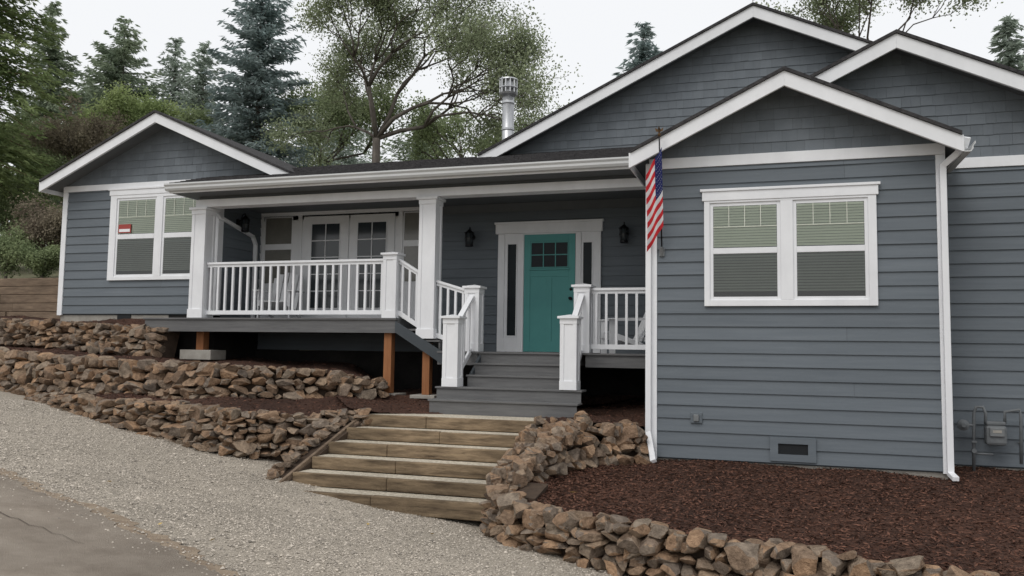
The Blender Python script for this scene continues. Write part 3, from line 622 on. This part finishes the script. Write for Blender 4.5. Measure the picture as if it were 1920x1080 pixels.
def Z_(px,Y): return lambda py:P(px,py,Y).z
z=Z_(1480,YW); window(YW,X_(1321,YW),X_(1644,YW),z(574),z(350),[(X_(1338,YW),X_(1457,YW),z(556),z(383)),(X_(1494,YW),X_(1621,YW),z(556),z(383))],(z(474),z(463)),.16)
z=Z_(290,YL); window(YL,X_(207,YL),X_(398,YL),z(525),z(351),[(X_(222,YL),X_(290,YL),z(514),z(374)),(X_(309,YL),X_(380,YL),z(514),z(374))],(z(447),z(438)),.14)
sg=MB(); a=P(221,437,YL-.07); b=P(245,420,YL-.07); sg.box(a.x,b.x,YL-.062,YL-.052,a.z,b.z); sg=tag(sg.build('window_sign',M['signred'],None),'small red sign in the left window of the house','sign')
k=MB(); k.box(a.x+.02,b.x-.02,YL-.0635,YL-.0625,a.z+(b.z-a.z)*.12,a.z+(b.z-a.z)*.45); k.build('pale_panel',M['fwhite'],sg)
# ------- french doors
z=Z_(640,YM); fx0,fx1=X_(489,YM),X_(813,YM); zt_=z(390)
k=MB(); k.box(fx0,fx1,YM-.05,YM-.0,ZU,zt_); w=k.build('patio_door_frame',M['white'],house)
k=MB(); k.box(fx0-.03,fx1+.03,YM-.075,YM-.052,zt_-.13,zt_+.02)
for px in (489,561,749): xx=X_(px,YM); k.box(xx,xx+.09,YM-.07,YM-.051,ZU,zt_-.131)
k.box(fx1-.09,fx1,YM-.07,YM-.051,ZU,zt_-.131); k.build('casing',M['white'],w,bevel=.003)
def lite(x0,x1,z0,z1,Y,nc_,nr,par,gm='dark',nm='pane'):
    k=MB(); k.poly([(x0,Y-.001,z0),(x1,Y-.001,z0),(x1,Y-.001,z1),(x0,Y-.001,z1)]); k.build(nm,M[gm],par,recalc=False)
    k=MB(); e=.018
    k.box(x0-e,x0,Y-.014,Y,z0-e,z1+e);k.box(x1,x1+e,Y-.014,Y,z0-e,z1+e);k.box(x0,x1,Y-.014,Y,z0-e,z0);k.box(x0,x1,Y-.014,Y,z1,z1+e)
    for i in range(1,nc_): x=x0+(x1-x0)*i/nc_; k.box(x-.009,x+.009,Y-.012,Y-.002,z0,z1)
    for i in range(1,nr): zz=z0+(z1-z0)*i/nr; k.box(x0,x1,Y-.0122,Y-.0022,zz-.009,zz+.009)
    return k
for a,b in ((500,549),(760,806)):
    x0_,x1_=X_(a,YM),X_(b,YM)
    lite(x0_,x1_,z(455),z(405),YM-.052,1,1,w,'curtain').build('muntins',M['white'],w); lite(x0_,x1_,z(530),z(466),YM-.052,1,1,w,'curtain').build('muntins',M['white'],w)
for a,b,ga,gb in ((572,656,588,640),(659,742,674,727)):
    k=MB(); k.box(X_(a,YM),X_(b,YM),YM-.078,YM-.053,ZU+.01,z(405)); d=k.build('patio_door',M['white'],house,bevel=.004)
    lite(X_(ga,YM),X_(gb,YM),ZU+.28,z(420),YM-.079,2,5,d,'pane').build('muntins',M['white'],d)
# ------- front door
z=Z_(1030,YM)
k=MB(); k.box(X_(936,YM),X_(1128,YM),YM-.045,YM,0.002,z(437)); fr=k.build('front_door_frame',M['white'],house)
k=MB(); k.box(X_(931,YM),X_(1131,YM),YM-.075,YM-.001,z(437)+.001,z(419)); k.box(X_(929,YM),X_(1133,YM),YM-.09,YM-.001,z(419)+.001,z(415))
for a,b in ((936,948),(973,984),(1081,1091),(1115,1128)): k.box(X_(a,YM),X_(b,YM),YM-.068,YM-.046,0.004,z(438))
k.box(X_(948,YM),X_(973,YM),YM-.066,YM-.046,0.004,z(634)); k.box(X_(1091,YM),X_(1115,YM),YM-.066,YM-.046,0.004,z(634)); k.build('casing',M['white'],fr,bevel=.003)
for a,b in ((954,970),(1095,1111)): lite(X_(a,YM),X_(b,YM),z(630),z(457),YM-.047,1,1,fr,'panedk','sidelight').build('sidelight_frame',M['white'],fr)
k=MB(); dx0,dx1=X_(985,YM),X_(1080,YM); k.box(dx0,dx1,YM-.058,YM-.046,.01,z(440))
st_=YM-.068; w1=.12
k.box(dx0,dx0+w1,st_,YM-.058,.01,z(440)); k.box(dx1-w1,dx1,st_,YM-.058,.01,z(440)); k.box(dx0+w1,dx1-w1,st_,YM-.058,.01,.2); k.box(dx0+w1,dx1-w1,st_,YM-.058,z(452),z(440)); k.box(dx0+w1,dx1-w1,st_,YM-.058,z(519),z(506)); k.box(dx0+w1-.02,dx1-w1+.02,st_-.03,st_,z(507),z(504))
mx_=(dx0+dx1)/2; k.box(mx_-.05,mx_+.05,st_,YM-.058,.2,z(519))
d=k.build('front_door',M['teal'],house,bevel=.003)
lite(dx0+w1+.02,dx1-w1-.02,z(501),z(456),YM-.059,3,2,d,'panedk').build('muntins',M['teal'],d)
k=MB(); hx=dx1-.07; k.lathe((hx,st_,.98),[(.028,0),(.028,.012),(.012,.015),(.012,.05),(.03,.055),(.03,.085),(.012,.095)],12,'y'); k.build('door_knob',M['black'],d,smooth=True)
k=MB(); k.lathe((hx,st_,1.15),[(.028,0),(.028,.015),(.01,.02)],12,'y'); k.build('deadbolt',M['black'],d,smooth=True)
def dspout(pts,w=.075,d=.055,m='white'):
    k=MB()
    for a,b in zip(pts,pts[1:]):
        a=Vector(a);b=Vector(b); e=(b-a).normalized()*.02; up=(0,1,0) if abs((b-a).normalized().z)>.5 else (0,0,1)
        k.bar(a-e,b+e,w,d,up)
    return k.build('downspout',M[m],house,bevel=.006)
dspout([(2.24,11.12,zF+.12),(2.22,11.16,zF+.03),(XB-.02,YW-.08,zF-.16),(XB-.02,YW-.08,-1.40),(XB-.0,YW-.25,-1.43)])
dspout([(XA-.02,YW-.07,zF+.05),(XA-.02,YW-.07,-1.05),(XA+.06,YW-.22,-1.35),(XA+.08,YW-.3,-1.40)])
dspout([(XE+.06,13.05,2.55),(XE+.06,13.15,2.48),(XE+.06,14.2,2.25),(XE+.06,14.3,2.1),(XE+.06,14.3,.6)])
z=Z_(1486,YW); xa,xb=X_(1444,YW,842),X_(1530,YW,842)
k=MB(); k.box(xa,xb,YW-.05,YW-.0,z(865),z(852)); k.box(xa,xb,YW-.05,YW,z(832),z(820)); k.box(xa,X_(1459,YW,842),YW-.05,YW,z(852),z(832)); k.box(X_(1515,YW,842),xb,YW-.05,YW,z(852),z(832)); v=k.build('crawl_vent',M['siding'],house)
k=MB(); k.box(X_(1459,YW,842),X_(1515,YW,842),YW-.028,YW-.024,z(852),z(832)); k.build('vent_opening',M['dark'],v)
a=P(1306,783,YW); k=MB(); k.box(a.x-.075,a.x+.075,YW-.04,YW,a.z-.07,a.z+.07); o=k.build('outlet_mount',M['siding'],house,bevel=.005); k=MB(); k.box(a.x-.035,a.x+.035,YW-.07,YW-.041,a.z-.045,a.z+.045); k.build('outlet_cover',M['greym'],o,bevel=.008)
a=P(232,594,YL); k=MB(); k.box(a.x-.16,a.x+.16,YL-.0,YL+.019,a.z-.07,a.z+.07); k.build('foundation_vent',M['dark'],house)
# ------------------------------------------------ chimney pipe
a=P(952,262,17); ch=thing('chimney_pipe','tall galvanised metal stove pipe with slatted cap above the porch roof','chimney',(a.x,17,2.8)); zt_=P(953,150,17).z
k=MB(); k.lathe((a.x,17,2.8),[(.13,0),(.13,zt_-.35-2.8)],20); k.build('pipe',M['steel'],ch,smooth=True)
for zz in (zt_-1.15,zt_-.55):
    k=MB(); k.lathe((a.x,17,zz),[(.137,0),(.142,.01),(.142,.05),(.137,.06)],20); k.build('pipe_band',M['steel'],ch)
k=MB(); k.lathe((a.x,17,zt_-.4),[(.13,0),(.19,.05),(.21,.09),(.12,.1)],20); k.lathe((a.x,17,zt_-.02),[(.21,0),(.2,.03),(.08,.07)],20); k.lathe((a.x,17,zt_-.22),[(.2,0),(.215,.02),(.2,.04)],20); k.lathe((a.x,17,zt_-.31),[(.1,0),(.1,.29)],12)
for i in range(12): t=2*pi*i/12; k.box(a.x+.19*cos(t)-.012,a.x+.19*cos(t)+.012,17+.19*sin(t)-.012,17+.19*sin(t)+.012,zt_-.32,zt_-.01)
k.build('cap',M['steel'],ch)
# ------------------------------------------------ lanterns
def lantern(px,py,Y,label,ax='y'):
    a=P(px,py,Y); x,y=(a.x,Y); zc_=a.z
    L=thing('wall_lantern',label,'lantern',(x,y,zc_),'black coach lanterns on the porch walls')
    d=Vector((0,-1,0)) if ax=='y' else Vector((1,0,0)); p=Vector((x,y,zc_))
    k=MB(); k.lathe(p+d*.0,[(.055,-.0),(.055,.02)],14,'y') if ax=='y' else k.box(x,x+.02,y-.055,y+.055,zc_-.055,zc_+.055); k.build('backplate',M['black'],L)
    k=MB(); k.path([p+d*.01,p+d*.06+Vector((0,0,.03)),p+d*.10+Vector((0,0,.14)),p+d*.16+Vector((0,0,.17)),p+d*.17+Vector((0,0,.11))],.009,6); k.build('arm',M['black'],L,smooth=True)
    c=p+d*.17
    k=MB(); k.lathe(c,[(.012,.13),(.035,.11),(.09,.06),(.095,.05)],14); k.lathe(c,[(.06,-.2),(.075,-.19),(.075,-.16),(.06,-.155)],14)
    for i in range(6): t=2*pi*i/6; k.path([c+Vector((.08*cos(t),.08*sin(t),.05)),c+Vector((.068*cos(t),.068*sin(t),-.17))],.006,5)
    k.lathe(c,[(.088,-.05),(.088,-.04)],14); k.build('cage',M['black'],L)
    k=MB(); k.lathe(c,[(.058,-.155),(.066,-.05),(.07,.05)],14); k.build('lamp_glass',M['pane'],L,smooth=True)
    return L
lantern(886,445,YM-.025,'black coach lantern on the wall left of the teal door')
lantern(1173,437,YM-.025,'black coach lantern on the wall right of the teal door')
L=lantern(421,418,13.75,'black coach lantern on the side wall beside the left porch column','x'); L.location.x=XE+.025
# ------------------------------------------------ flag
pb=P(1241,472,YW-.04); pt=P(1236,256,YW-.56); fl=thing('flag','striped national flag hanging limp from a dark pole at the wing corner','flag',tuple(pb))
k=MB(); k.path([pb,pt],[.011,.009],8); k.build('flag_pole',M['black'],fl,smooth=True)
k=MB(); k.box(pb.x-.035,pb.x+.035,pb.y-.005,pb.y+.03,pb.z-.06,pb.z+.05); k.path([pb+Vector((0,.01,-.06)),pb+Vector((0,-.04,.06))],.022,8); k.build('bracket',M['greym'],fl)
k=MB(); k.lathe(pt,[(.012,0),(.022,.02),(.02,.04),(.008,.05)],8); k.path([pt+Vector((0,0,.05)),pt+Vector((0,0,.09)),pt+Vector((0,-.03,.12))],[.012,.02,.008],6)
for s in (-1,1): k.add([pt+Vector((0,0,.06)),pt+Vector((s*.055,0,.12)),pt+Vector((s*.045,0,.07)),pt+Vector((0,.01,.09))],[(0,1,3),(0,2,1)])
k.build('eagle_finial',M['gold'],fl)
nu,nv=36,39; ax_=(pb-pt).normalized(); Lf=1.06
def fp(u,v):
    q=pt+ax_*(.15+v*Lf); drop=u*.36
    fold=.03*sin(u*9+v*1.5)*min(1,u*5); sx=.035-u*.225*(1-.12*(1-v))-.012*sin(v*5+1)*u
    return Vector((q.x+sx,q.y+fold-.045,q.z-drop))
k=MB(); vs=[fp(i/nu,j/nv) for j in range(nv+1) for i in range(nu+1)]; k.v=[tuple(v) for v in vs]
for j in range(nv):
    for i in range(nu):
        a=j*(nu+1)+i; k.f.append((a,a+1,a+nu+2,a+nu+1)); s_=j*13//nv
        k.mi.append(2 if (s_<7 and i/nu<.40) else (0 if s_%2==0 else 1))
cl_=k.build('flag_cloth',[M['red'],M['fwhite'],M['blue']],fl,smooth=True,recalc=False)
k=MB()
for r_ in range(9):
    for c_ in range(6 if r_%2==0 else 5):
        u=.40*((c_+.5+(r_%2)*.5)/6); v=(r_+.7)/9.4*7/13; e=.008
        p=fp(u,v); du=(fp(u+.01,v)-p).normalized(); dv=(fp(u,v+.01)-p).normalized(); n_=du.cross(dv).normalized()
        for sd in (1,-1):
            pts=[]
            for i in range(10): t=pi/2+i*pi/5; rr=e if i%2==0 else e*.45; pts.append(p+n_*sd*.003+du*rr*cos(t)+dv*rr*sin(t))
            k.poly(pts)
k.build('stars',M['fwhite'],cl_,recalc=False)
# ------------------------------------------------ gas meter
Yg=YR-.22; gp=lambda px,py,dy=0:P(px,py,Yg-dy)
a=gp(1860,875); gm=thing('gas_meter','grey gas meter with pipes against the wall at the right edge','gas meter',tuple(a))
k=MB(); c=gp(1866,815); k.box(c.x-.12,c.x+.12,Yg-.09,Yg+.07,c.z-.13,c.z+.12); k.build('meter_body',M['meter'],gm,bevel=.035)
k=MB(); k.box(c.x-.085,c.x+.085,Yg-.115,Yg-.088,c.z-.02,c.z+.10); o=k.build('index_box',M['greym'],gm,bevel=.012)
k=MB(); k.box(c.x-.05,c.x+.05,Yg-.119,Yg-.114,c.z+.03,c.z+.065); k.build('dial_face',M['conc'],o)
k=MB(); k.box(c.x-.11,c.x+.11,Yg-.07,Yg+.05,c.z+.12,c.z+.17); k.build('meter_top',M['meter'],gm,bevel=.015)
k=MB(); k.lathe(gp(1806,797),[(.06,-.03),(.072,-.01),(.072,.01),(.045,.03),(.025,.05)],16,'y'); k.build('regulator',M['meter'],gm,smooth=False)
k=MB(); k.path([gp(1826,885),gp(1826,775),gp(1830,763),gp(1843,763),gp(1848,775),gp(1848,795)],.02,8); k.path([gp(1804,797),gp(1826,797)],.018,8); k.path([gp(1884,795),gp(1884,772),gp(1912,768),gp(1914,782),gp(1915,870)],.02,8); k.path([gp(1912,830),P(1912,830,YR)],.016,8); k.path([gp(1826,850),gp(1862,852)],.014,8); k.build('gas_pipe',M['meter'],gm,smooth=True)
k=MB(); k.lathe(gp(1826,845),[(.03,-.02),(.03,.03)],10,'y'); k.box(gp(1826,828).x-.03,gp(1826,828).x+.03,Yg-.04,Yg-.02,gp(1826,828).z-.01,gp(1826,828).z+.012); k.build('valve',M['meter'],gm)
# ------------------------------------------------ adirondack chairs
def adirondack(label,loc,rz):
    t=thing('adirondack_chair',label,'chair',(0,0,0),'white porch chairs')
    k=MB()
    for i in range(6): y=-.28+i*.085; zz=.36-.03*i; k.hexa([(-.27,y,zz-.018),(.27,y,zz-.018),(.27,y+.075,zz-.046),(-.27,y+.075,zz-.046),(-.27,y,zz),(.27,y,zz),(.27,y+.075,zz-.028),(-.27,y+.075,zz-.028)])
    k.build('seat',M['white'],t)
    k=MB()
    for i in range(6):
        x=-.225+i*.09; hh=.98-.35*abs((i-2.5)/2.5)**2*.35; f_=1.12*(x)
        k.hexa([(x-.033,.2,.2),(x+.033,.2,.2),(x+.033,.225,.2),(x-.033,.225,.2),(f_-.04,.2+.36*hh,hh),(f_+.04,.2+.36*hh,hh),(f_+.04,.225+.36*hh,hh),(f_-.04,.225+.36*hh,hh)])
    k.box(-.29,.29,.40,.43,.52,.60); k.box(-.26,.26,.27,.30,.2,.27); k.build('backrest',M['white'],t)
    for s in (-1,1):
        xa=s*.33; k=MB(); k.hexa([(xa-.065,-.38,.54),(xa+.065,-.38,.54),(xa+.045,.42,.56),(xa-.045,.42,.56),(xa-.065,-.38,.562),(xa+.065,-.38,.562),(xa+.045,.42,.582),(xa-.045,.42,.582)]); k.build('armrest',M['white'],t,bevel=.006)
        k=MB(); k.box(s*.3-.012,s*.3+.012,-.32,-.22,0,.54); k.build('leg',M['white'],t)
        k=MB(); k.hexa([(s*.275-.012,-.32,.26),(s*.275+.012,-.32,.26),(s*.275+.012,.62,0),(s*.275-.012,.62,0),(s*.275-.012,-.32,.36),(s*.275+.012,-.32,.36),(s*.275+.012,.70,0),(s*.275-.012,.70,0)]); k.build('leg',M['white'],t)
    t.location=loc; t.rotation_euler=(0,0,rz); return t
a=P(520,585,13.7); c1=adirondack('white slatted adirondack chair behind the left porch railing',(a.x,13.75,ZU),.25)
a=P(1172,650,13.6); c2=adirondack('white slatted adirondack chair facing the door behind the right railing',(a.x,13.5,ZL),-1.15)
# ------------------------------------------------ trees
def gz(x,y): return float(G(np.array(x),np.array(y)))
def conifer(px,Y,topy,hw,m,label,name='conifer',low=.12,dens=1,droop=.25,nl=.16,bark='bark',power=.85,q=6,nb_=(6,9)):
    tp=P(px,topy,Y); x=tp.x; z0=gz(x,Y); Hh=tp.z-z0; D=tp.dot(fw); R=hw/F*D
    t=thing(name,label,'tree',(x,Y,z0),'conifers behind the house')
    lean=U(-.15,.15); k=MB(); k.path([(x,Y,z0-.1),(x+lean*.5,Y,z0+Hh*.5),(x,Y,z0+Hh*.98)],[.022*Hh,.013*Hh,.01],8); k.build('trunk',M[bark],t,smooth=True)
    C_=[];A_=[];B_=[]; h=low*Hh
    kk=MB()
    while h<Hh*.995:
        f=(h-low*Hh)/(Hh*(1-low)); nb=random.randint(*nb_) if f<.9 else 4
        for _ in range(nb):
            L=R*((1-f)**power)*U(.5,1.15)+.12; an=U(0,2*pi); dr=droop*U(.5,1.5)-(.5*f*f); n=max(3,int(L/.14*dens)); s=np.linspace(.08,1,n)[:,None]
            d=np.array([cos(an),sin(an),0]); p=np.array([x+lean*sin(f*3),Y,z0+h+U(-.1,.1)])+d*s*L+np.array([0,0,-1])*(s**1.5)*L*dr+np.array([0,0,.25*L])*(s**3)*.6
            if L>.9 and random.random()<.5: kk.path([tuple(p[0]-d*L*.08),tuple(p[n//2]),tuple(p[-1])],[.02,.012,.004],4)
            pp=np.repeat(p,q,0); ss=np.repeat(s,q,0); sd=np.array([-d[1],d[0],0])
            w=(1-ss*.75)*L*.32*rng.uniform(-1,1,(len(pp),1)); pp=pp+sd*w+rng.normal(0,.035,pp.shape)+np.array([0,0,-.12])*np.abs(w)
            a=d*1.0+sd*np.sign(w)*rng.uniform(.2,.9,w.shape)+rng.normal(0,.35,pp.shape)+np.array([0,0,-.35]); a/=np.linalg.norm(a,axis=1,keepdims=True)
            ln=rng.uniform(.6,1.3,(len(pp),1))*nl; b=perp(a)*ln*.24
            C_.append(pp);A_.append(a*ln);B_.append(b)
        h+=max(.16,Hh*.018)*U(.8,1.2)
    diamonds('crown',np.concatenate(C_),np.concatenate(A_),np.concatenate(B_),M[m],t)
    kk.build('branches',M[bark],t,recalc=False)
def broadleaf(px,Y,z_split,L0,m,label,name='broadleaf_tree',lv=5,lean=(0,0),leaf=.06,per=26,spread=.75,rad=.22,n0=4,ratio=.78,cl=.45,up=.25,cat='tree',group='broadleaf trees behind the house',seed=1,split=(2,3),mid=True,dirs=None,py0=300,rr=.66,wig=.1):
    rd_=random.Random(seed); x=P(px,py0,Y).x; z0=gz(x,Y); z_split=max(z_split,z0+.15); t=thing(name,label,cat,(x,Y,z0),group); k=MB(); ends=[]
    sp=Vector((x+lean[0],Y+lean[1],z_split)); k.path([(x,Y,z0-.1),(x+lean[0]*.4,Y,z0+(z_split-z0)*.5),sp],[rad*1.5,rad*1.15,rad],9)
    def grow(p,d,L,r,lev):
        mid_=p+d*L*.5+Vector((rd_.gauss(0,wig),rd_.gauss(0,wig),rd_.gauss(0,wig*.8)))*L; e=p+d*L+Vector((rd_.gauss(0,wig),rd_.gauss(0,wig),rd_.gauss(0,wig)))*L
        k.path([p,mid_,e],[r,r*.85,r*.7],6 if lev<3 else 4)
        if lev>=lv-2 and mid: ends.append(mid_)
        if lev==lv-3 and dirs: ends.append(e)
        if lev>=lv: ends.append(e); return
        for _ in range(rd_.choice(split)):
            ax=d.orthogonal().normalized(); ax.rotate(Matrix.Rotation(rd_.uniform(0,2*pi),3,d)); nd=(d+ax*spread*rd_.uniform(.5,1.25)+Vector((0,0,up*.4))).normalized()
            grow(e,nd,L*ratio*rd_.uniform(.75,1.15),max(r*rr,.006),lev+1)
    if dirs:
        for dx,dy,dz,s_ in dirs: grow(sp,Vector((dx,dy,dz)).normalized(),L0*s_,rad*.62*min(1,s_),1)
    else:
        for i in range(n0):
            a=2*pi*(i+rd_.uniform(-.25,.25))/n0+seed; grow(sp,Vector((cos(a)*.9,sin(a)*.7,up+rd_.uniform(.1,.9))).normalized(),L0*rd_.uniform(.8,1.15),rad*.6,1)
    k.build('trunk',M['bark'],t,smooth=True,recalc=False)
    E=np.array([tuple(e) for e in ends]); n=len(E)*per; c=np.repeat(E,per,0)+runit(n)*(rng.random((n,1))**.6)*cl*rng.uniform(.5,1.2,(n,1)); a=runit(n); b=perp(a); s=rng.uniform(.7,1.3,(n,1))*leaf
    diamonds('crown',c,a*s,b*s*.6,M[m],t); return t
conifer(100,30,4,120,'fir','fir with a pointed top near the left edge','fir_tree',q=7)
conifer(236,34,34,180,'fir','fir with a slim pointed top behind the left gable, above the lime green tree','fir_tree',q=7)
conifer(330,37,72,130,'pine','thin pine tinted pale for haze, left of the two pines behind the left gable','pine_tree',dens=.7)
conifer(384,35,80,125,'pine','pine tinted pale for haze, just left of the tall blue spruce','pine_tree',dens=.7)
conifer(492,26,-40,132,'spruce','tall blue spruce between the left gable and the spreading oak','spruce_tree',dens=1.0,power=.55,nl=.14,q=7)
conifer(1206,30,42,150,'spruce','small blue green spruce top behind the tall middle gable','spruce_tree')
conifer(1885,30,30,120,'pine','thin conifer tinted pale for haze at the top right corner','pine_tree',dens=.6)
conifer(0,17.5,-420,155,'cedar','big cedar with drooping green foliage filling the left edge','cedar_tree',low=.22,droop=.5,nl=.10,bark='barkr',power=.4,q=9,nb_=(8,11))
conifer(-90,20,-300,150,'cedar','second cedar partly cut off behind the left edge','cedar_tree',low=.05,droop=.4,nl=.14,bark='barkr',power=.4)
conifer(170,44,150,170,'fir','distant fir between the left edge fir and the lime green tree','fir_tree',dens=.6)
conifer(800,44,190,150,'fir','distant fir low behind the oak trunk, left of the stove pipe','fir_tree',dens=.6)
conifer(640,46,130,170,'pine','distant pine between the blue spruce and the oak trunk','pine_tree',dens=.6)
broadleaf(705,24,P(705,260,24).z,1.45,'oak','spreading oak with dark branches behind the porch roof','oak_tree',lv=7,leaf=.042,per=18,rad=.13,ratio=.82,cl=.66,up=.17,seed=4,spread=.6,rr=.66,wig=.07,
  dirs=[(-.32,.1,1,1.05),(.06,-.2,1,1.15),(.42,.1,1,1.1),(.8,-.1,.7,1.1),(1,.2,.32,1.05),(-.85,.2,.5,.75)])
broadleaf(236,24,P(236,300,24).z,.78,'lime','lime green leafy tree behind the peak of the left gable','leafy_tree',lv=4,leaf=.045,per=60,n0=6,ratio=.78,cl=.42,rad=.07,seed=5,up=.9)
broadleaf(610,29,P(610,330,29).z,1.5,'green','green leafy tree between the blue spruce and the oak','leafy_tree',lv=4,leaf=.055,per=60,n0=6,cl=.7,rad=.1,seed=8,up=.6)
broadleaf(870,31,P(870,330,31).z,1.2,'green','low green tree behind the porch roof beside the stove pipe','leafy_tree',lv=4,leaf=.055,per=50,n0=6,cl=.6,rad=.09,seed=9,up=.3)
broadleaf(1640,27,P(1640,110,27).z,1.5,'oak','sparse tree above the right hand gables','leafy_tree',lv=6,leaf=.045,per=28,n0=6,cl=.6,rad=.06,seed=12,up=.3,wig=.07)
broadleaf(120,24,P(120,360,24).z,1.1,'green','green leafy tree between the cedar and the left eave','leafy_tree',lv=4,leaf=.05,per=70,n0=6,cl=.6,rad=.08,seed=15,up=.5)
broadleaf(375,27,P(375,330,27).z,.8,'green','rounded green tree right behind the left gable peak','leafy_tree',lv=4,leaf=.05,per=55,n0=6,cl=.5,rad=.08,seed=25,up=.3)
broadleaf(165,21.5,P(165,330,21.5).z,.7,'purple','brownish shrub rising behind the left eave','shrub',lv=4,leaf=.04,per=60,n0=6,cl=.45,rad=.04,seed=17,up=.4,cat='shrub',group='shrubs beside the house')
broadleaf(85,15.8,P(85,490,15.8).z,.4,'purple','brownish shrub above the timber retaining wall','shrub',lv=4,leaf=.028,per=60,n0=6,cl=.34,rad=.03,seed=18,up=.5,cat='shrub',group='shrubs beside the house',py0=500)
broadleaf(12,15.0,P(12,510,15.0).z,.45,'green','low green bush above the timber retaining wall at the left edge','bush',lv=3,leaf=.028,per=90,n0=7,cl=.34,rad=.03,seed=19,up=.4,cat='bush',group='shrubs beside the house',py0=500)
broadleaf(80,15.1,P(80,525,15.1).z,.25,'green','low green bush against the left corner of the house','bush',lv=3,leaf=.026,per=90,n0=7,cl=.22,rad=.03,seed=29,up=.4,cat='bush',group='shrubs beside the house',py0=500)
broadleaf(20,20,P(20,470,20).z,.8,'green','green shrub behind the cedar at the left edge','shrub',lv=4,leaf=.04,per=70,n0=7,cl=.5,rad=.05,seed=21,up=.5,cat='shrub',group='shrubs beside the house',py0=480)
broadleaf(95,21,P(95,430,21).z,.9,'green','green shrub between the cedar trunk and the house corner','shrub',lv=4,leaf=.04,per=70,n0=7,cl=.5,rad=.05,seed=22,up=.5,cat='shrub',group='shrubs beside the house',py0=430)
# ------------------------------------------------ light
w=bpy.data.worlds.new('World'); SC.world=w; w.use_nodes=True; n=w.node_tree.nodes; l=w.node_tree.links
bg=n['Background']; sk=n.new('ShaderNodeTexSky'); sk.sky_type='NISHITA'; sk.sun_disc=False; sk.sun_elevation=math.radians(50); sk.sun_rotation=math.radians(200)
sk.air_density=1; sk.dust_density=4
sc=n.new('ShaderNodeVectorMath'); sc.operation='SCALE'; sc.inputs['Scale'].default_value=.1; l.new(sk.outputs[0],sc.inputs[0])
mx=n.new('ShaderNodeMix'); mx.data_type='RGBA'; mx.inputs[0].default_value=.92; l.new(sc.outputs[0],mx.inputs[6]); mx.inputs[7].default_value=(.94,.95,.965,1)
l.new(mx.outputs[2],bg.inputs[0]); bg.inputs[1].default_value=1.05
sd=bpy.data.lights.new('sun','SUN'); sd.energy=1.0; sd.angle=math.radians(30); sd.color=(1,.97,.93); so=bpy.data.objects.new('sun',sd); COL.objects.link(so); so.rotation_euler=(math.radians(40),0,math.radians(-20))
SC.view_settings.view_transform='Standard'; SC.view_settings.look='None'; SC.view_settings.exposure=0
